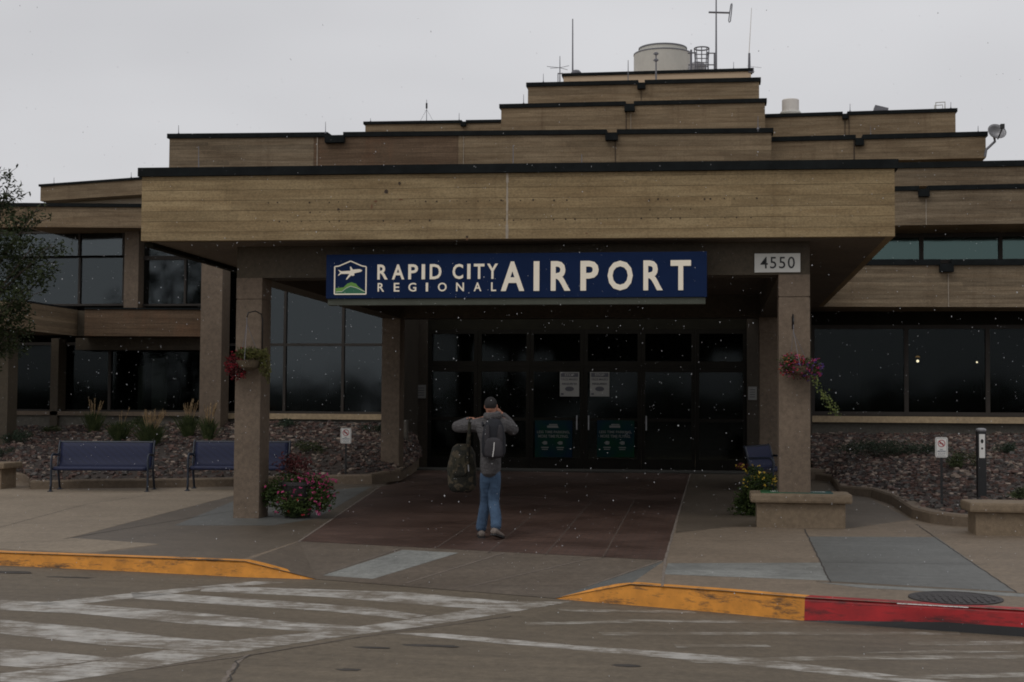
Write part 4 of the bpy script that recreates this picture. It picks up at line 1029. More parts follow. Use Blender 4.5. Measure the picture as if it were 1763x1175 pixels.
shrub(1665, 884, 26, 16, ptR, M['juniper'], 'little bluish shrub by the kerb left of the right concrete planter', 41, 350)
shrub(1730, 782, 40, 24, ptR, M['juniper'], 'dark shrub at the right edge behind the black post', 42, 700)
# dry weeds at the kerb (pavement edge)
# ------------------------------------------------------------------ benches
def make_bench():
    e = bpy.data.objects.new('bench', None); COL.objects.link(e); ORG[e.name] = Vector()
    L = 2.08; prof = [(-.30, .385), (-.315, .405), (-.30, .43), (-.25, .445), (-.1, .425), (.05, .41), (.115, .425), (.15, .48), (.185, .62), (.225, .78), (.26, .87), (.285, .885), (.305, .87)]
    nn = len(prof); mb = MB(); mb.smooth = True; th = .012
    seg_s = prof[:7]; seg_b = prof[6:]
    for nm, sg in (('seat', seg_s), ('backrest', seg_b)):
        mb = MB(); mb.smooth = True; n = len(sg); nx = 22; vs = []
        for side in (0, 1):
            for i in range(nx + 1):
                x = -L / 2 + L * i / nx
                for (y, z) in sg: vs.append((x, y + (th if side else 0) * .6, z - (th if side else 0)))
        fs = []; o2 = (nx + 1) * n
        for i in range(nx):
            for j in range(n - 1):
                a_ = i * n + j; fs.append((a_, a_ + 1, a_ + n + 1, a_ + n)); fs.append((o2 + a_, o2 + a_ + n, o2 + a_ + n + 1, o2 + a_ + 1))
        for i in range(nx):
            for j in (0, n - 1): a_ = i * n + j; fs.append((a_, a_ + n, o2 + a_ + n, o2 + a_))
        for i in (0, nx):
            for j in range(n - 1): a_ = i * n + j; fs.append((a_, a_ + 1, o2 + a_ + 1, o2 + a_))
        mb.add(vs, fs); mb.build(nm, M['bench'], e)
    for s in (-1, 1):
        x = s * (L / 2 + .03)
        mb = MB(); mb.smooth = True
        mb.tube([(x, -.36, .02), (x, -.335, .12), (x, -.325, .4), (x, -.335, .56), (x, -.31, .62), (x, -.26, .655), (x, -.18, .66), (x, .02, .645), (x, .17, .64)], .024, 10); mb.build('armrest', M['navy2'], e)
        mb = MB(); mb.smooth = True
        mb.tube([(x, .30, .02), (x, .25, .14), (x, .15, .36), (x, .14, .46), (x, .19, .64), (x, .25, .85), (x, .29, .885)], .024, 10); mb.build('leg', M['navy2'], e)
        for y in (-.36, .30):
            mb = MB(); mb.box(x - .05, y - .055, 0, x + .05, y + .055, .014); mb.lathe([(.034, .014), (.028, .04)], (x, y, 0), 12); mb.build('foot_plate', M['navy2'], e)
        mb = MB(); mb.box(x - .012 - s * .02, -.3, .385, x + .012 - s * .02, .14, .41); mb.build('seat_bracket', M['navy2'], e)
    mb = MB(); mb.tube([(-L / 2, -.27, .40), (L / 2, -.27, .40)], .018, 8); mb.tube([(-L / 2, .27, .865), (L / 2, .27, .865)], .018, 8); mb.build('rail', M['navy2'], e)
    return e
n = N('perforated_navy_steel')
vo = n.node('ShaderNodeTexVoronoi'); vo.inputs['Scale'].default_value = 1; vo.inputs['Randomness'].default_value = 0; n.link(n.P((38, 38, 38)), vo.inputs['Vector'])
n.col(n.mix(n.ramp(vo.outputs[0], [(.25, 1), (.32, 0)]), (.019, .025, .066), (.010, .011, .020))); n.rough(.55); n.b.inputs['Specular IOR Level'].default_value = .3; M['bench'] = n.m
B0 = make_bench()
def place_bench(o, a, b, label):
    pa, pb = ong(*a), ong(*b); c = (pa + pb) / 2; ang = .5 * math.atan2(pb.y - pa.y, pb.x - pa.x)
    off = Vector((-math.sin(ang), math.cos(ang), 0)) * .36; c = c + off
    o.location = (c.x, c.y, gz(c.y) - .002); o.rotation_euler = (math.atan(.015) * math.cos(ang), 0, ang); k = (pb - pa).length / 2.14
    o.scale = (k, 1, 1.04)
    tag(o, label, 'bench', 'navy metal benches along the planting beds')
place_bench(B0, (84, 848), (255, 846), 'navy perforated metal bench in front of the stone bed, fully in view at left')
b2_ = link_tree(B0); place_bench(b2_, (321, 846.5), (492, 845), 'navy perforated metal bench partly hidden behind the front left canopy column')
b3_ = link_tree(B0); place_bench(b3_, (1262, 858), (1420, 858), 'navy metal bench in the shade behind the front right canopy column')
p = at(1262, 845, 26.5); b3_.location = (at(1322, 800, 30.0).x, 29.4, gz(29.4)); b3_.rotation_euler = (0.015, 0, math.radians(75)); b3_.scale = (.95, .95, .95)
# ------------------------------------------------------------------ planters
def planter(px0, pyb, px1, zt_px, depth, label, lipw=(1293, 1463)):
    a = ong(px0, pyb); Y = a.y; b = at(px1, pyb, Y); zt = at(px0, zt_px, Y).z; lip = .135
    e = empty('concrete_planter', ((a.x + b.x) / 2, Y, a.z), label, 'planter', 'concrete box planters at the kerb side')
    mb = MB(); mb.box(a.x, Y, gz(Y) - .05, b.x, Y + depth, zt - lip - .003); mb.build('box', M['planter'], e, bevel=.01)
    mb = MB(); mb.box(a.x - .09, Y - .09, zt - lip, b.x + .09, Y + depth + .09, zt); mb.build('top_slab', M['planter'], e, bevel=.035)
    return a, b, Y, zt
a, b, Y, zt = planter(1303, 908.5, 1456, 849, .62, 'concrete planter with a green sign on its top in front of the right canopy column')
zt_ = zt
SP = empty('planter_sign', ((a.x + b.x) / 2, Y + .25, zt_), 'flat green and blue sign with white lettering lying on the left planter', 'sign')
n = N('green_blue_sign'); f_ = n.node('ShaderNodeNewGeometry'); sp_ = n.node('ShaderNodeSeparateXYZ'); n.link(f_.outputs[0], sp_.inputs[0])
t_ = n.math('DIVIDE', n.math('SUBTRACT', sp_.outputs[0], a.x), b.x - a.x); n.col(n.ramp(t_, [(.0, (.03, .14, .045)), (.35, (.015, .10, .06)), (1, (.01, .06, .075))])); n.rough(.4)
mb = MB(); mb.box(a.x + .06, Y + .0, zt_ + .0005, b.x - .17, Y + .5, zt_ + .012); mb.build('panel', n.m, SP)
mb = MB(); text_mb('LESS TIME PARKING, MORE TIME FLYING.', mb, a.x + .2, Y + .14, b.x - .26, Y + .34, lambda x, y, d: Vector((x, y, zt_ + .0125 + d)), .01, .002)
mb.build('lettering', M['white'], SP)
planter(1680, 922, 1850, 865, .62, 'concrete planter cut off by the right edge in front of the stone bed')
a = ong(-60, 842)
mb = MB(); x1 = at(6, 836, a.y).x; z1 = at(0, 797, a.y).z
e = empty('concrete_planter', (x1 - .8, a.y, a.z), 'concrete planter end just visible at the left edge behind the benches', 'planter', 'concrete box planters at the kerb side')
mb.box(x1 - 1.6, a.y, a.z - .05, x1 - .05, a.y + .6, z1 - .12); mb.build('box', M['planter'], e, bevel=.01)
mb = MB(); mb.box(x1 - 1.7, a.y - .08, z1 - .117, x1 + .04, a.y + .68, z1); mb.build('top_slab', M['planter'], e, bevel=.03)
# ------------------------------------------------------------------ no smoking signs
def nosmoke(px, pyf, y0, y1, x0, x1, pt, label, ground=False):
    b, k = bed_foot(px, pyf, pt); Y = b.y; a_ = at(x0, y0, Y); c_ = at(x1, y1, Y)
    e = empty('no_smoking_sign', b, label, 'sign', 'no smoking signs on short posts')
    xc = (a_.x + c_.x) / 2
    mb = MB(); mb.box(xc - .018, Y + .008, b.z - .1, xc + .018, Y + .03, a_.z - .03); mb.build('post', M['black'], e)
    W_, H_ = c_.x - a_.x, a_.z - c_.z
    def rr(mb, x0_, z0_, x1_, z1_, r, y, th):
        P = []
        for (cx, cz, s) in ((x1_ - r, z1_ - r, 0), (x0_ + r, z1_ - r, 1), (x0_ + r, z0_ + r, 2), (x1_ - r, z0_ + r, 3)):
            for k_ in range(5): t = (s + k_ / 4) * math.pi / 2; P.append(Vector((cx + r * math.cos(t), y, cz + r * math.sin(t))))
        mb.extr(P, (0, th, 0))
    mb = MB(); rr(mb, a_.x, c_.z, c_.x, a_.z, .03, Y, .006); mb.build('plate', M['white'], e)
    mb = MB(); g_ = .012; z0, z1 = c_.z + g_, a_.z - g_; xx0, xx1 = a_.x + g_, c_.x - g_; t = .0045
    for q in ((xx0 + .01, z0, xx1 - .01, z0 + t), (xx0 + .01, z1 - t, xx1 - .01, z1), (xx0, z0 + .01, xx0 + t, z1 - .01), (xx1 - t, z0 + .01, xx1, z1 - .01)): mb.box(q[0], Y - .002, q[1], q[2], Y - .0005, q[3])
    cx, cz = xc, a_.z - .31 * H_; r = W_ * .30
    mb.box(cx - r * .55, Y - .002, cz - r * .12, cx + r * .45, Y - .0005, cz + r * .1)
    mb.build('border_line', M['black'], e)
    mb = MB(); n_ = 20
    for k_ in range(n_):
        t0, t1 = 2 * math.pi * k_ / n_, 2 * math.pi * (k_ + 1) / n_
        mb.add([(cx + r * math.cos(t0), Y - .003, cz + r * math.sin(t0)), (cx + r * math.cos(t1), Y - .003, cz + r * math.sin(t1)), (cx + r * .8 * math.cos(t1), Y - .003, cz + r * .8 * math.sin(t1)), (cx + r * .8 * math.cos(t0), Y - .003, cz + r * .8 * math.sin(t0))], [(0, 1, 2, 3)])
    q = r * .66; w_ = r * .13; mb.add([(cx - q - w_, Y - .0035, cz + q - w_), (cx - q + w_, Y - .0035, cz + q + w_), (cx + q + w_, Y - .0035, cz - q + w_), (cx + q - w_, Y - .0035, cz - q - w_)], [(0, 1, 2, 3)])
    mb.build('prohibition_ring', simple('sign_red', (.40, .06, .07), .5, .05), e, recalc=False)
    mb = MB(); pl = plXZ(Y - .0005)
    text_mb('NO', mb, xc - .12 * W_, c_.z + .36 * H_, xc + .12 * W_, c_.z + .42 * H_, pl, .02, .002)
    text_mb('SMOKING', mb, xc - .34 * W_, c_.z + .27 * H_, xc + .34 * W_, c_.z + .335 * H_, pl, .02, .002)
    text_mb('WITHIN 10 FEET', mb, xc - .32 * W_, c_.z + .18 * H_, xc + .32 * W_, c_.z + .22 * H_, pl, .01, .002)
    text_mb('OF ENTRANCE', mb, xc - .3 * W_, c_.z + .10 * H_, xc + .3 * W_, c_.z + .14 * H_, pl, .01, .002)
    mb.build('lettering', simple('sign_blue_ink', (.03, .06, .12), .5, .05), e)
nosmoke(1622, 876, 753, 788, 1610, 1632, ptR, 'no smoking sign on a thin black post in the right stone bed')
nosmoke(595, 817, 737, 764, 586.5, 604.5, ptL, 'no smoking sign on a short post in the left stone bed beside the flower pot')
# black post with ash receptacle
b, k = bed_foot(1690, 858, ptR); Y = b.y
e = empty('ash_receptacle_post', b, 'black square post with white faced ash receptacle behind the right planter', 'ashtray post')
a_ = at(1683, 745, Y); c_ = at(1698, 745, Y); zt = at(1690, 738, Y).z; xm = (a_.x + c_.x) / 2; hw = (c_.x - a_.x) / 2
mb = MB(); mb.box(a_.x, Y, b.z - .1, c_.x, Y + .16, zt - .05); mb.build('post', M['black'], e, bevel=.006)
mb = MB(); mb.lathe([(hw * 1.1, 0), (hw * 1.25, .02), (hw * 1.2, .04), (hw * .6, .055)], (xm, Y + .08, zt - .05), 16); mb.build('cap', M['galv'], e)
z0, z1 = at(1690, 789, Y).z, at(1690, 748, Y).z
mb = MB(); mb.box(a_.x + .022, Y - .012, z0, c_.x - .022, Y - .001, z1); mb.build('face_plate', M['white'], e, bevel=.004)
mb = MB(); mb.poly([(xm + .022 * math.cos(k_ * .6283), Y - .014, z1 - .11 + .035 * math.sin(k_ * .6283)) for k_ in range(10)]); mb.box(xm - .014, Y - .014, z1 - .24, xm + .014, Y - .0125, z1 - .21); mb.build('opening', M['black'], e)
# ------------------------------------------------------------------ flower pots and baskets
def pot(px, pyb, wtop, h, label, seed, fl, leafn, spread, flow, name='flower_pot', extra=None):
    rnd = random.Random(seed); c = ong(px, pyb); k = (c - CP).dot(fw) / F; r = wtop * k / 2; H_ = h * k; c = c + Vector((0, r * .8, 0)); c.z = gz(c.y)
    e = empty(name, c, label, 'flower pot')
    mb = MB(); mb.smooth = False; mb.lathe([(r * .68, -.02), (r * .72, .03), (r * .95, H_ * .9), (r * 1.04, H_ * .9), (r * 1.04, H_), (r * .92, H_), (r * .9, H_ * .9)], c, 28); mb.build('pot', simple('dark_pot', (.022, .02, .02), .5, .3), e)
    lf = MB(); flm = MB()
    for (dx, dz, rx, rz_, n_, nf, fm, lm) in spread:
        cc = c + Vector((dx * k, -r * .7 if dz < 45 else 0, dz * k)); lf.mi = lm
        for _ in range(3):
            blob(lf, cc + Vector((rnd.gauss(0, rx * k * .2), rnd.gauss(0, .05), rnd.gauss(0, rz_ * k * .15))), (rx * k * .85, rx * k * .7, rz_ * k * .85), n_ // 3, .055, .03, rnd, (lm,))
        for _ in range(nf):
            v = Vector((rnd.gauss(0, 1), rnd.gauss(-.5, 1), rnd.gauss(.15, 1))).normalized() * rnd.uniform(.75, 1.08); p = cc + Vector((v.x * rx * k, v.y * rx * k * .8, v.z * rz_ * k))
            flm.mi = rnd.choice(fm)
            for q in range(5): leaf_quad(flm, p, .032, .028, rnd)
    lf.build('foliage', [M['potleaf'], M['maroon'], M['vine']], e, recalc=False)
    flm.build('flowers', [M['pink'], M['red'], M['purple'], M['orange'], M['yellow']], e, recalc=False)
pot(505, 893, 62, 62, 'dark pot overflowing with pink flowers beside the front left canopy column', 51, None, 0,
    [(-12, 50, 46, 30, 1200, 24, (0,), 0), (32, 52, 40, 27, 1100, 90, (0,), 0), (-42, 38, 22, 26, 500, 4, (0,), 0), (48, 28, 26, 24, 700, 18, (0,), 0), (0, 22, 40, 26, 900, 12, (0, 0, 1), 0), (-8, 90, 32, 26, 500, 0, (1,), 1), (10, 14, 28, 14, 500, 0, (0,), 0)], None)
pot(1303, 888, 54, 56, 'dark pot with yellow flowers between the front right column and the concrete planter', 52, None, 0,
    [(4, 42, 34, 26, 1300, 12, (4,), 0), (-18, 26, 26, 24, 900, 0, (4,), 0), (12, 60, 26, 12, 500, 30, (4,), 0), (-2, 78, 22, 8, 120, 7, (4,), 0), (-24, 84, 10, 6, 60, 5, (4,), 1), (-6, 8, 36, 16, 900, 0, (4,), 0)], None)
def basket(px, py, r_px, label, seed, parts, hook):
    rnd = random.Random(seed); Y = CYF - .24; c = at(px, py, Y); k = (c - CP).dot(fw) / F
    e = empty('hanging_basket', c, label, 'flower basket', 'flower baskets hung on the front canopy columns')
    r = r_px * k
    mb = MB(); mb.lathe([(r * .35, -r * .75), (r * .8, -r * .5), (r, 0), (r * 1.03, .01), (r * .95, .0)], c, 20); mb.build('pot', simple('fibre_pot', (.10, .075, .045), .9, .3, 30), e)
    # bracket from the column, chains
    hx = at(hook[0], hook[1], Y).x; hz_ = at(hook[0], hook[1], Y).z; hb = at(hook[0], hook[2], Y).z
    mb = MB(); mb.smooth = True; cy = CYF - .012
    if hook[3] == 'arch':
        mb.tube([(hx + .11, cy, hb - .1), (hx + .11, cy, hz_ - .12), (hx + .09, cy - .02, hz_ - .04), (hx + .03, cy - .1, hz_), (hx - .04, Y, hz_ - .03), (hx - .06, Y, hz_ - .1)], .009, 6)
    else:
        mb.tube([(hx, cy, hz_ - .1), (hx, cy, hz_ + .08), (hx, cy - .1, hz_ + .1), (hx, Y, hz_ + .02), (hx, Y, hz_ - .05)], .011, 6)
    mb.build('bracket', M['black'], e)
    mb = MB(); topz = hz_ - (.1 if hook[3] == 'arch' else .05); hx2 = hx - (.06 if hook[3] == 'arch' else 0)
    mb.tube([(hx2, Y, topz + .01), (hx2, Y, topz - .12)], .006, 5)
    for t in (.5, 2.6, 4.7): mb.tube([(hx2, Y, topz - .1), (c.x + r * math.cos(t), c.y + r * math.sin(t), c.z)], .004, 4)
    mb.build('chain', M['antgrey'], e)
    lf = MB(); fl = MB()
    for (dx, dz, rx, rz_, n_, nf, fm, lm) in parts:
        cc = c + Vector((dx * k, 0, dz * k))
        blob(lf, cc, (rx * k, min(.2, rx * k * .8), rz_ * k), n_, .038, .02, rnd, (lm,))
        for _ in range(nf):
            v = Vector((rnd.gauss(0, 1), rnd.gauss(-.4, .9), rnd.gauss(.1, 1))).normalized() * rnd.uniform(.7, 1.1); p = cc + Vector((v.x * rx * k, v.y * min(.2, rx * k * .8), v.z * rz_ * k)); fl.mi = rnd.choice(fm)
            for q in range(4): leaf_quad(fl, p, .026, .022, rnd)
    return e, c, k, lf, fl, rnd
FM = None
e, c, k, lf, fl, rnd = basket(428, 622, 22, 'hanging basket with dark red flowers and yellow-green trailing leaves on the left column', 61,
    [(-20, -8, 21, 25, 1300, 150, (1,), 1), (4, 12, 28, 12, 1100, 0, (1,), 2), (27, -2, 11, 26, 600, 0, (1,), 2), (34, -22, 5, 16, 120, 0, (1,), 2), (-8, 12, 18, 12, 300, 6, (1,), 0)], (432, 535, 590, 'arch'))
lf.build('foliage', [M['potleaf'], M['maroon'], M['vinedk']], e, recalc=False); fl.build('flowers', [M['pink'], M['darkred'], M['purple'], M['orange'], M['yellow']], e, recalc=False)
e, c, k, lf, fl, rnd = basket(1377, 632, 20, 'hanging basket with red, orange and purple flowers and long trailing vine on right column', 62,
    [(-14, 6, 24, 18, 600, 60, (0, 0, 1, 3, 1), 0), (16, -2, 24, 20, 600, 70, (2, 2, 2, 0, 0), 0), (0, -6, 36, 16, 500, 40, (1, 2, 0, 1), 1)], (1366, 553, 590, 'hook'))
for _ in range(230):
    t = rnd.random(); p = c + Vector(((20 + 34 * t + 8 * t * t) * k, -.1, (-12 - 72 * t) * k)) + Vector((rnd.gauss(0, .02 * (1 + t)), rnd.gauss(0, .02), rnd.gauss(0, .02))); lf.mi = 2; leaf_quad(lf, p, .035, .02, rnd)
lf.build('foliage', [M['potleaf'], M['maroon'], M['vine']], e, recalc=False); fl.build('flowers', [M['pink'], M['red'], M['purple'], M['orange'], M['yellow']], e, recalc=False)
# ------------------------------------------------------------------ roof equipment
def rod(px, y0, y1, Y, label, r=.012, name='lightning_rod', group='thin lightning rods on the roof edges'):
    a = at(px, y1, Y); b = at(px, y0, Y); mb = MB(); mb.tube([a + Vector((0, 0, -.05)), b], [r, r * .5], 6); mb.lathe([(r * 3, 0), (r * 2, .03), (r, .05)], a + Vector((0, 0, -.0)), 8)
    o = mb.build(name, M['antgrey'], loc=a)
    return tag(o, label, 'lightning rod', group)
PYr = FY + .2
rod(342, 252, 292, 27, 'dark lightning rod near the left end of the canopy roof')
rod(883.5, 250, 292, 27, 'dark lightning rod at the middle of the canopy roof')
rod(1001.5, 266, 292, 27, 'short lightning rod on the canopy roof right of the middle one')
rod(307.5, 216, 232, 35.7, 'lightning rod at the left end of the wide lower tier')
rod(560.5, 210, 230, 35.7, 'lightning rod left of the scupper notch on the wide lower tier')
rod(790.5, 195, 209, 41.2, 'lightning rod beside the guyed antenna on the left upper tier')
rod(638, 204, 211, 41.2, 'tiny lightning rod at the left corner of the left upper tier')
rod(901.5, 163, 180, 39.2, 'lightning rod at the left end of the third tier')
rod(935.5, 127, 143, 42.2, 'lightning rod at the left end of the fourth tier')
rod(93, 306, 318, 44.2, 'lightning rod at the outer end of the sloping left parapet')
rod(226, 297, 307, 44.2, 'lightning rod toward the inner end of the sloping left parapet')
rod(1463.5, 179, 193, 43.2, 'lightning rod beside the right tier scupper notch')
rod(1637, 176, 188, 43.2, 'lightning rod at the right end of the top right tier')
rod(1684, 217, 229, 40.2, 'lightning rod near the satellite dish')
rod(1263, 107, 120, 45.2, 'lightning rod on the penthouse roof right of the tall mast')
rod(1305, 200, 223, 35.7, 'lightning rod on the wide lower tier near its right end')
rod(1499, 217, 233, 40.2, 'lightning rod on the second right tier above the black scupper', r=.008)
# cooling tower drum
c = at(1141, 125, 48.5); k = 49.5 / F; R1 = 49 * k; c.z -= .3
e = empty('cooling_tower', c, 'big pale round sheet metal cooling drum on the penthouse roof', 'roof unit')
z1 = at(1141, 87, 48).z - c.z; z2 = at(1141, 80, 48).z - c.z
mb = MB(); mb.smooth = False; mb.lathe([(R1, 0), (R1, z1 - .02), (R1 * .97, z1)], c, 40); mb.build('casing', M['tower'], e)
mb = MB(); mb.lathe([(R1 * .82, z1 - .3), (R1 * .82, z2), (R1 * .79, z2)], c + Vector((0, 0, .002)), 40); mb.build('stack', M['tower'], e)
mb = MB(); mb.lathe([(R1 * .84, z2), (R1 * .84, z2 + .04), (R1 * .8, z2 + .04)], c + Vector((0, 0, .004)), 40); mb.lathe([(R1 * 1.012, z1 - .06), (R1 * 1.012, z1 - .02)], c, 40); mb.build('rim', M['antgrey'], e)
# ladder with cage
Y = 46.0; e = empty('roof_ladder', at(1207, 122, Y), 'caged metal access ladder beside the round cooling drum', 'ladder')
mb = MB(); rr = .4
def LP(px, py, dy=0): return at(px, py, Y + dy)
for px in (1197, 1219): mb.tube([LP(px, 126), LP(px, 90)], .025, 6)
for j in range(5): mb.tube([LP(1197, 122 - j * 7), LP(1219, 122 - j * 7)], .015, 6)
mb.build('rails', M['antgrey'], e)
mb = MB(); cc = LP(1208, 84); R2 = 12.5 * 46.5 / F
ring = [cc + Vector((R2 * math.cos(t), R2 * math.sin(t), 0)) for t in [k_ * 2 * math.pi / 16 for k_ in range(17)]]; mb.tube(ring, .022, 6)
cb = LP(1208, 100); ring2 = [cb + Vector((R2 * .9 * math.cos(t), R2 * .9 * math.sin(t), 0)) for t in [k_ * 2 * math.pi / 16 for k_ in range(17)]]
for j in (0, 2, 4, 6, 8, 10, 12, 14): mb.tube([ring[j], ring[j] * .0 + Vector((cc.x + (ring[j].x - cc.x) * .8, cc.y + (ring[j].y - cc.y) * .8, LP(1208, 122).z))], .016, 5)
mb.build('cage', M['antgrey'], e)
mb = MB(); mb.tube([LP(1219, 92), LP(1232, 92)], .02, 5); mb.tube([LP(1185, 112), LP(1232, 112)], .02, 5); mb.tube([LP(1230, 124), LP(1230, 92)], .025, 5); mb.tube([LP(1190, 124), LP(1190, 86)], .035, 5); mb.tube([LP(1184, 92), LP(1198, 91)], .025, 5)
mb.build('railing', M['antgrey'], e)
# fan motor by the drum
c = at(1200, 118, 46.8); mb = MB(); mb.lathe([(.28, -.25), (.3, 0), (.28, .12), (.12, .2)], c, 16); o = mb.build('fan_housing', M['galv'], loc=c); tag(o, 'small dark fan housing between the cooling drum and the caged ladder', 'roof unit')
# masts and antennas
def ant(nm, px, y0, y1, Y, label, r0_, r1_, extra=None, mat='antgrey'):
    a = at(px, y1, Y); b = at(px, y0, Y); e = empty(nm, a, label, 'antenna'); mb = MB(); mb.tube([a + Vector((0, 0, -.3)), b], [r0_, r1_], 6); mb.build('mast', M[mat], e); return e, a, b
e, a, b = ant('dipole_antenna', 1233, -30, 119, 46, 'tall mast with a long folded dipole loop at the top of the penthouse', .035, .018)
mb = MB(); P_ = lambda px, py: at(px, py, 46)
mb.tube([P_(1220, 21.5), P_(1257, 22.5)], .03, 6); mb.build('boom', M['antgrey'], e)
mb = MB(); mb.tube([P_(1256, 24), P_(1258.5, 8), P_(1260, 6), P_(1260.5, 9), P_(1259, 24), P_(1257.5, 37), P_(1255.5, 39), P_(1254.5, 36), P_(1256, 24)], .018, 6); mb.build('dipole_loop', M['antgrey'], e)
e, a, b = ant('whip_antenna', 1290, 92, 127, 45, 'thin pale whip antenna at the right end of the penthouse', .05, .035)
mb = MB(); mb.tube([at(1289.5, 95, 45), at(1294, 14, 45)], [.014, .008], 5); mb.build('whip', M['ventw'], e)
mb = MB(); mb.tube([at(1286, 114, 45), at(1311, 117, 45)], .006, 4); mb.box(a.x - .03, 44.93, at(1290, 126, 45).z, a.x + .14, 45.05, at(1290, 118, 45).z); mb.build('clamp', M['antgrey'], e)
e, a, b = ant('whip_antenna', 986, 33, 125, 45.4, 'tall grey whip antenna at the left end of the penthouse', .03, .018)
mb = MB(); c = at(992, 126, 45.4); mb.lathe([(.16, -.1), (.16, .02), (.1, .08), (.03, .10)], c, 16); o = mb.build('roof_dome', M['antgrey'], loc=c); tag(o, 'small grey roof dome at the foot of the tall grey whip antenna', 'roof unit')
e, a, b = ant('ground_plane_antenna', 964, 97, 142, 43.5, 'ground plane antenna with four drooping rods left of the penthouse', .025, .01)
mb = MB(); c0 = at(964, 117, 43.5)
for (dx, dy, dz) in ((-.4, 0, .05), (.27, .1, .08), (-.26, -.3, -.08), (.2, .3, .0)): mb.tube([c0, c0 + Vector((dx, dy, dz))], .009, 4)
c1 = at(964, 127, 43.5); mb.tube([c1 + Vector((-.07, 0, 0)), c1 + Vector((.09, 0, 0))], .02, 5); mb.tube([c1 + Vector((-.06, 0, 0)), c1 + Vector((-.06, 0, -.35))], .015, 5); mb.build('radials', M['antgrey'], e)
e, a, b = ant('mast_antenna', 1129.5, 92, 138, 43.6, 'short antenna with two small collars in front of the cooling drum', .03, .02)
mb = MB()
for yy in (93, 104): c0 = at(1129.5, yy, 43.6); mb.lathe([(.02, -.04), (.06, -.03), (.06, .03), (.02, .05)], c0, 10); mb.tube([c0 + Vector((-.09, 0, 0)), c0 + Vector((.09, 0, 0))], .012, 5)
mb.build('collars', M['antgrey'], e)
e, a, b = ant('short_antenna', 1081.5, 104, 138, 43.6, 'plain short antenna left of the cooling drum', .02, .01)
e, a, b = ant('guyed_antenna', 734.5, 172, 209, 41.5, 'small guyed antenna standing alone on the left upper tier', .014, .008)
mb = MB(); mb.tube([at(734.5, 187, 41.5), at(734.5, 178, 41.5)], .03, 6); mb.build('coil', M['black'], e)
mb = MB(); q0 = at(734.5, 189, 41.5); mb.tube([q0, at(724, 208, 41.5)], .005, 4); mb.tube([q0, at(745, 207, 41.5)], .005, 4); mb.build('guy_wire', M['antgrey'], e)
# vent, tilted box, rail frame, dish
c = at(1361, 201, 44); k = 45 / F
e = empty('roof_vent', c, 'white round roof vent on the right wing roof', 'roof unit')
mb = MB(); mb.lathe([(17 * k, -.15), (18 * k, 5 * k), (16 * k, 8 * k)], c, 24); mb.build('collar', M['tower'], e); mb = MB(); mb.lathe([(14 * k, 8 * k + .002), (14 * k, 27 * k), (13.4 * k, 28 * k)], c, 24); mb.build('drum', M['ventw'], e)
c = at(1516, 193, 43.8); X_ = Matrix.Translation(c) @ Matrix.Rotation(math.radians(15), 4, 'Y')
mb = MB(); mb.box(-.2, 0, -.15, .2, .4, .17); o = mb.build('roof_hood', M['antgrey'], loc=c, xf=X_); tag(o, 'tilted dark hood on the right wing roof edge', 'roof unit')
e = empty('guard_frame', at(1619, 190, 43.8), 'small pale rectangular guard frame at the right end of the right wing roof', 'roof unit')
mb = MB(); G = lambda x, y: at(x, y, 43.8)
mb.tube([G(1611, 190), G(1611, 177), G(1627, 176), G(1627, 189)], .018, 5); mb.tube([G(1609, 190), G(1609, 182), G(1623, 181), G(1623, 190)], .014, 5); mb.build('bars', M['tower'], e)
# dish
Y = 39.7; e = empty('satellite_dish', at(1697, 268, Y), 'grey oval satellite dish on a bent arm at the right end of the upper tier', 'satellite dish')
c = at(1712, 233, Y - .2); mb = MB(); mb.smooth = True; k = 40.8 / F; ax_ = Vector((.25, -.85, .45)).normalized(); up = Vector((0, 0, 1)); sx = ax_.cross(up).normalized(); sy = sx.cross(ax_)
vs = []; fs = []; nr, na = 6, 24
for side in (0, 1):
    for i in range(nr + 1):
        for j in range(na):
            r = 15.5 * k * i / nr + .001; t = j * 2 * math.pi / na; vs.append(c + sx * r * math.cos(t) + sy * r * .9 * math.sin(t) + ax_ * (.18 * (i / nr) ** 2 - .02 * side))
for side in (0, 1):
    o3 = side * (nr + 1) * na
    for i in range(nr):
        for j in range(na): fs.append((o3+i*na+j, o3+i*na+(j+1)%na, o3+(i+1)*na+(j+1)%na, o3+(i+1)*na+j))
for j in range(na): a_, b_ = nr*na+j, nr*na+(j+1)%na; fs.append((a_, b_, b_+(nr+1)*na, a_+(nr+1)*na))
mb.add(vs, fs); mb.build('reflector', M['galv'], e)
mb = MB(); mb.tube([c - ax_ * .03, at(1713, 244, Y), at(1698, 258, Y), at(1696, 270, Y)], .035, 7); mb.build('arm', M['antgrey'], e)
mb = MB(); mb.tube([c - sy * 13 * k + ax_ * .1, c + ax_ * .5 - sy * .1], .018, 6); mb.box(c.x + ax_.x * .5 - .05, c.y + ax_.y * .5 - .05, c.z + ax_.z * .5 - .14, c.x + ax_.x * .5 + .05, c.y + ax_.y * .5 + .05, c.z + ax_.z * .5 - .02); mb.build('feed_horn', M['black'], e)
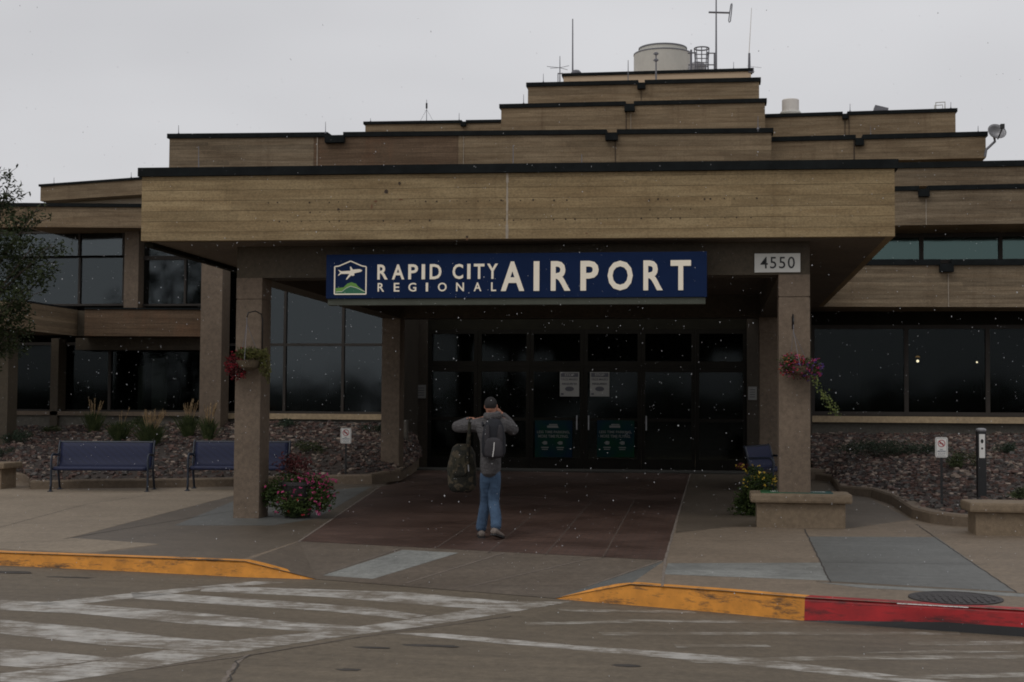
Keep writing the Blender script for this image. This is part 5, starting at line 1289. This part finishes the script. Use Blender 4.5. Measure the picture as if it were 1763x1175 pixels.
# ------------------------------------------------------------------ the walking man
PYp = 18.7
foot = ong(838, 926); PYp = foot.y
def J(px, py, dy=0.0): return at(px, py, PYp + dy)
skinm = simple('skin', (.42, .20, .13), .6, .1, 8)
n = N('grey_hoodie_cloth'); f_ = n.noise((60, 60, 60), 4, .8); f2 = n.noise((7, 7, 7), 4); n.col(n.mix(.7, n.ramp(f_, [(.3, (.045, .044, .046)), (.7, (.125, .118, .12))]), n.ramp(f2, [(.3, .7), (.7, 1.2)]), 'MULTIPLY')); n.rough(.95); n.bump(n.noise((9, 9, 22), 4, .6), .9, .05); M['hoodie'] = n.m
n = N('denim'); f_ = n.noise((6, 6, 2.5), 5, .7); n.col(n.ramp(f_, [(.3, (.024, .047, .088)), (.7, (.066, .120, .20))])); n.rough(.9); n.bump(n.noise((12, 12, 18), 3), .6, .03); M['denim'] = n.m
M['darkcap'] = simple('dark_hair', (.012, .010, .010), .8, .3, 40)
M['shoe'] = simple('taupe_shoe', (.17, .14, .12), .8, .2, 20)
M['packd'] = simple('charcoal_pack_cloth', (.008, .009, .014), .8, .3, 15)
M['packg'] = simple('grey_pack_cloth', (.026, .024, .028), .8, .3, 15)
# body (one continuous surface)
pel = J(844, 812); chest = J(846, 760); neckb = J(846, 722); neck = J(846, 712); headc = J(845, 700); headt = J(845, 690)
sL, sR = J(822, 727, .02), J(868, 726, .02)
eL, eR = J(783, 736, .16), J(886, 744, .20)
wL, wR = J(808, 722, .34), J(861, 709, .22)
hipL, hipR = J(836, 822), J(853, 822)
knL, knR = J(836, 866, .10), J(850, 868, .02)
anL, anR = J(827, 915, -.02), J(853.5, 906, -.235)
toL, toR = J(825, 925, .12), J(858, 916, -.20)
anL = Vector((anL.x, anL.y, gz(anL.y) + .10)); toL = anL + Vector((-.04, .17, -.065))
pts = [pel, chest, neckb, neck, headc, headt, sL, eL, wL, sR, eR, wR, hipL, knL, anL, hipR, knR, anR]
edg = [(0, 1), (1, 2), (2, 3), (3, 4), (4, 5), (2, 6), (6, 7), (7, 8), (2, 9), (9, 10), (10, 11), (0, 12), (12, 13), (13, 14), (0, 15), (15, 16), (16, 17)]
rad = [(.14, .10), (.15, .10), (.07, .06), .052, (.078, .095), (.06, .075), .06, .042, .028, .06, .042, .028, .08, .050, .030, .08, .050, .028]
PO = Vector((foot.x, foot.y, foot.z))
person = skin('person', pts, edg, rad, skinm, None, PO)
tag(person, 'person in grey hooded jacket and blue jeans walking to the entrance with raised elbows', 'person')
# head shape: ears, nose
def ell(mb, c, r, n=12, m_=8, ax=None):
    vs = []; fs = []
    for i in range(m_ + 1):
        t = math.pi * i / m_
        for j in range(n):
            f = 2 * math.pi * j / n; vs.append(Vector(c) + Vector((r[0] * math.sin(t) * math.cos(f), r[1] * math.sin(t) * math.sin(f), r[2] * math.cos(t))))
    for i in range(m_):
        for j in range(n): fs.append((i*n+j, i*n+(j+1)%n, (i+1)*n+(j+1)%n, (i+1)*n+j))
    mb.add(vs, fs)
hc = J(845, 699)
mb = MB(); mb.smooth = True; ell(mb, hc, (.076, .098, .105)); ell(mb, hc + Vector((0, .1, -.02)), (.014, .022, .02)); ell(mb, hc + Vector((-.078, .01, -.01)), (.012, .022, .032)); ell(mb, hc + Vector((.078, .01, -.01)), (.012, .022, .032))
ell(mb, hc + Vector((0, .085, -.06)), (.022, .012, .007))
for s in (-1, 1): ell(mb, hc + Vector((s * .032, .088, .012)), (.012, .008, .008))
mb.build('face', skinm, person)
mb = MB(); mb.smooth = True; ell(mb, hc + Vector((0, -.014, .022)), (.084, .098, .098)); mb.build('hair', M['darkcap'], person)
# hands: palm plus five bent fingers, one skinned surface each
def hand(w_, dirv, up_, side, mat):
    d = dirv.normalized(); u = up_.normalized(); s = d.cross(u).normalized() * side; P = []; E = []; Rr = []
    def addp(p, r, c=None):
        P.append(p); Rr.append(r)
        if c is not None: E.append((c, len(P) - 1))
        return len(P) - 1
    w0 = addp(w_, .026); pm = addp(w_ + d * .05, (.036, .02), w0)
    for i, (off, L) in enumerate(((-.03, .062), (-.01, .075), (.01, .07), (.03, .055))):
        b_ = addp(w_ + d * .09 + s * off, .011, pm); m1 = addp(P[b_] + d * L * .5 - u * .012, .0095, b_); addp(P[m1] + d * L * .35 - u * .03, .008, m1)
    t1 = addp(w_ + d * .035 - s * .04, .013, pm); addp(w_ + d * .075 - s * .06 - u * .015, .010, t1)
    return skin('hand', P, E, Rr, mat, person, PO, 2)
hand(wR + Vector((0, 0, 0)), (J(856, 706, .02) - wR), Vector((1, 0, .3)), 1, skinm)
hand(wL, (J(821, 716, .10) - wL), Vector((0, .2, 1)), -1, skinm)
# hooded jacket
jp = [J(844, 827), J(845, 792), J(845, 758), J(846, 735), J(846, 722), J(823, 731, .02), J(802, 735, .08), eL, J(798, 728, .26), J(811, 722, .33), J(868, 731, .02), J(879, 737, .1), eR, J(876, 726, .24), J(862, 712, .22)]
je = [(0, 1), (1, 2), (2, 3), (3, 4), (3, 5), (5, 6), (6, 7), (7, 8), (8, 9), (3, 10), (10, 11), (11, 12), (12, 13), (13, 14)]
jr = [(.235, .16), (.21, .145), (.20, .145), (.19, .13), (.10, .09), .10, .088, .078, .058, .048, .10, .088, .080, .06, .048]
skin('jacket', jp, je, jr, M['hoodie'], person, PO, 2, root=0)
skin('hood', [J(834, 716, -.04), J(846, 718, -.13), J(860, 715, -.06), J(852, 712, .06)], [(0, 1), (1, 2), (2, 3)], [.05, .062, .055, .04], M['hoodie'], person, PO, 2)
# jeans
tp = [J(845, 796), J(844, 816), J(837, 826), J(837.5, 845, .05), knL, J(831.5, 890, .04), anL + Vector((0, 0, -.035)), J(852, 826), J(850, 845, .02), knR, J(854, 890, -.14), J(854, 913, -.265)]
te = [(0, 1), (1, 2), (2, 3), (3, 4), (4, 5), (5, 6), (1, 7), (7, 8), (8, 9), (9, 10), (10, 11)]
tr_ = [(.15, .11), (.145, .12), .10, .090, .078, .076, .078, .10, .09, .080, .080, .076]
skin('jeans', tp, te, tr_, M['denim'], person, PO, 2, root=0)
# shoes
def shoe(heel, toe):
    mb = MB(); mb.smooth = True; d = (toe - heel); L = d.length; d.normalize(); s = d.cross(Vector((0, 0, 1))).normalized(); u = s.cross(d)
    prof = [(-.04, .03, .05), (0, .042, .085), (.25, .042, .09), (.5, .045, .065), (.75, .05, .05), (.95, .042, .038), (1.08, .02, .022)]
    vs = []; n_ = 12
    for (t, w_, h_) in prof:
        for j in range(n_):
            f = 2 * math.pi * j / n_; z = math.sin(f) * h_ * .5 + h_ * .5; vs.append(heel + d * L * t + s * math.cos(f) * w_ + u * z)
    fs = [(i*n_+j, i*n_+(j+1)%n_, (i+1)*n_+(j+1)%n_, (i+1)*n_+j) for i in range(len(prof) - 1) for j in range(n_)] + [tuple(range(n_)), tuple((len(prof)-1)*n_+j for j in range(n_))]
    mb.add(vs, fs); mb.build('shoe', M['shoe'], person)
    mb = MB(); 
    P = [heel + d * L * t + s * w_ * sgn for sgn, seq in ((1, prof), (-1, prof[::-1])) for (t, w_, h_) in seq]; mb.extr([p - u * .012 for p in P], u * .024); mb.build('sole', M['black'], person)
hl_ = Vector((anL.x + .03, anL.y - .06, gz(anL.y) + .012)); shoe(hl_, Vector((hl_.x - .06, hl_.y + .25, gz(hl_.y + .25) + .012)))
ankR = J(853, 906, -.25); toeR = Vector((ankR.x + .07, ankR.y + .14, 0)); toeR.z = gz(toeR.y) + .02; shoe(Vector((ankR.x - .02, ankR.y - .08, ankR.z - .10)), toeR)
# backpack (worn, its own thing)
bp = empty('backpack', J(850, 790, -.2), 'dark blue and grey backpack worn on the back of the walking person', 'backpack')
def rbox(c, sx_, sy_, sz_, taper=.8):
    mb = MB(); mb.smooth = True; n_ = 20; prof = [(-1, .55), (-.93, .85), (-.7, 1), (0, 1), (.6, .92), (.88, .72), (1, .4)]
    vs = []; 
    for (t, w_) in prof:
        for j in range(n_):
            f = 2 * math.pi * j / n_; cx_, sy2 = math.cos(f), math.sin(f); e_ = .55; x = math.copysign(abs(cx_) ** e_, cx_); y = math.copysign(abs(sy2) ** e_, sy2); vs.append(c + Vector((x * sx_ * w_ * (1 - (1 - taper) * max(0, t)), y * sy_ * w_, t * sz_)))
    fs = [(i*n_+j, i*n_+(j+1)%n_, (i+1)*n_+(j+1)%n_, (i+1)*n_+j) for i in range(len(prof) - 1) for j in range(n_)] + [tuple(range(n_)), tuple((len(prof)-1)*n_+j for j in range(n_))]
    mb.add(vs, fs); return mb
cbp = J(850, 755, -.23); rbox(cbp, .155, .10, .255).build('main_bag', M['packd'], bp)
rbox(J(850, 771, -.35), .12, .055, .13, .9).build('front_pocket', M['packg'], bp)
rbox(J(839, 748, -.33), .035, .03, .12).build('side_panel', M['packg'], bp); rbox(J(861, 748, -.33), .035, .03, .12).build('side_panel', M['packg'], bp)
mb = MB(); mb.tube([J(851, 762, -.415), J(850, 775, -.42), J(848, 787, -.41)], .006, 5); mb.build('reflective_zip', M['white'], bp)
for s in (-1, 1):
    mb = MB(); x = 845 + s * 15
    mb.tube([J(x - s * 2, 733, -.14), J(x, 724, -.06), J(x, 722, .03), J(x, 735, .13)], .017, 6); mb.build('strap', M['packd'], bp)
mb = MB(); mb.tube([J(847, 724, -.24), J(850, 720, -.27), J(853, 724, -.24)], .008, 5); mb.build('grab_loop', M['packd'], bp)
# camouflage duffel
n = N('camouflage_cloth'); vo = n.noise((7, 7, 7), 2, .5); v2 = n.noise((11, 11, 11), 2, .5, loc=(5, 5, 5))
cc = n.ramp(vo, [(.42, (.016, .015, .008)), (.47, (.032, .027, .014)), (.55, (.010, .010, .006))]); n.col(n.mix(n.ramp(v2, [(.56, 0), (.58, 1)]), cc, (.058, .045, .027))); n.rough(.9); n.bump(n.noise((9, 9, 5), 4), .8, .05); M['camo'] = n.m
dfc = J(796, 806, .28); df = empty('duffel_bag', dfc - Vector((0, 0, .33)), 'tall camouflage duffel bag hanging at the left side of the walking person', 'bag')
mb = rbox(dfc, .185, .15, .32, .8)
for v in mb.v:
    v += Vector((mnoise.noise(v * 5), mnoise.noise(v * 5 + Vector((9, 9, 9))), 0)) * .04
mb.build('bag_body', M['camo'], df)
mb = MB(); mb.tube([J(805, 772, .26), J(807, 745, .12), J(809, 727, -.02), J(811, 722, .06)], .024, 6); mb.tube([J(809, 727, -.03), J(807, 760, -.02), J(806, 800, .12)], .026, 6); mb.build('strap', M['camo'], df)
mb = MB(); mb.tube([J(806, 798, .1), J(807, 812, .1)], .008, 5); mb.build('buckle', M['galv'], df)
rbox(J(792, 800, .13), .10, .03, .16, .9).build('pocket', M['camo'], df)
# ------------------------------------------------------------------ trees beyond the road (behind the viewer, mirrored in the glass)
rnd = random.Random(77); mb = MB()
for i in range(46):
    x = -75 + i * 3.3; h = 3.0 + 2.6 * abs(mnoise.noise(Vector((x * .11, 3, 1)))) * 2 + rnd.uniform(-.6, .8); mb.tube([(x, -58, -.5), (x, -58, h * .5)], .2, 5)
    for _ in range(4):
        c = Vector((x + rnd.uniform(-1.3, 1.3), -58 + rnd.uniform(-1, 1), h * rnd.uniform(.35, .8))); blob(mb, c, (1.9, 1.6, h * .34), 130, .8, .6, rnd)
o = mb.build('tree_belt', M['leaf'], recalc=False); tag(o, 'distant belt of dark trees far across the road mirrored in the terminal glass', 'trees', kind='stuff')
# ------------------------------------------------------------------ falling snow
rnd = random.Random(99); mb = MB()
octa = [(1,0,0),(-1,0,0),(0,1,0),(0,-1,0),(0,0,1),(0,0,-1)]; OF = [(0,2,4),(2,1,4),(1,3,4),(3,0,4),(2,0,5),(1,2,5),(3,1,5),(0,3,5)]
for _ in range(8600):
    Y = 3.0 + 16.5 * rnd.random() ** .6; x = rnd.uniform(-.62, .42) * Y; z = rnd.uniform(-.1, .42 * Y + 1.8)
    if z < gz(Y) + .05 or rnd.random() < (z - 2.8) / 2.6: continue
    r = rnd.choice((.0011, .0014, .0016, .002, .0026, .0038)) * (.38 + .040 * Y)
    st = rnd.uniform(1, 1.7)
    mb.add([Vector((x, Y, z)) + Vector((q[0] * r, q[1] * r, q[2] * r * st)) for q in octa], OF)
o = mb.build('falling_snow', simple('snow', (.58, .59, .61), .6, .05), recalc=False); tag(o, 'sparse small white snowflakes falling in front of the terminal', 'snow', kind='stuff')
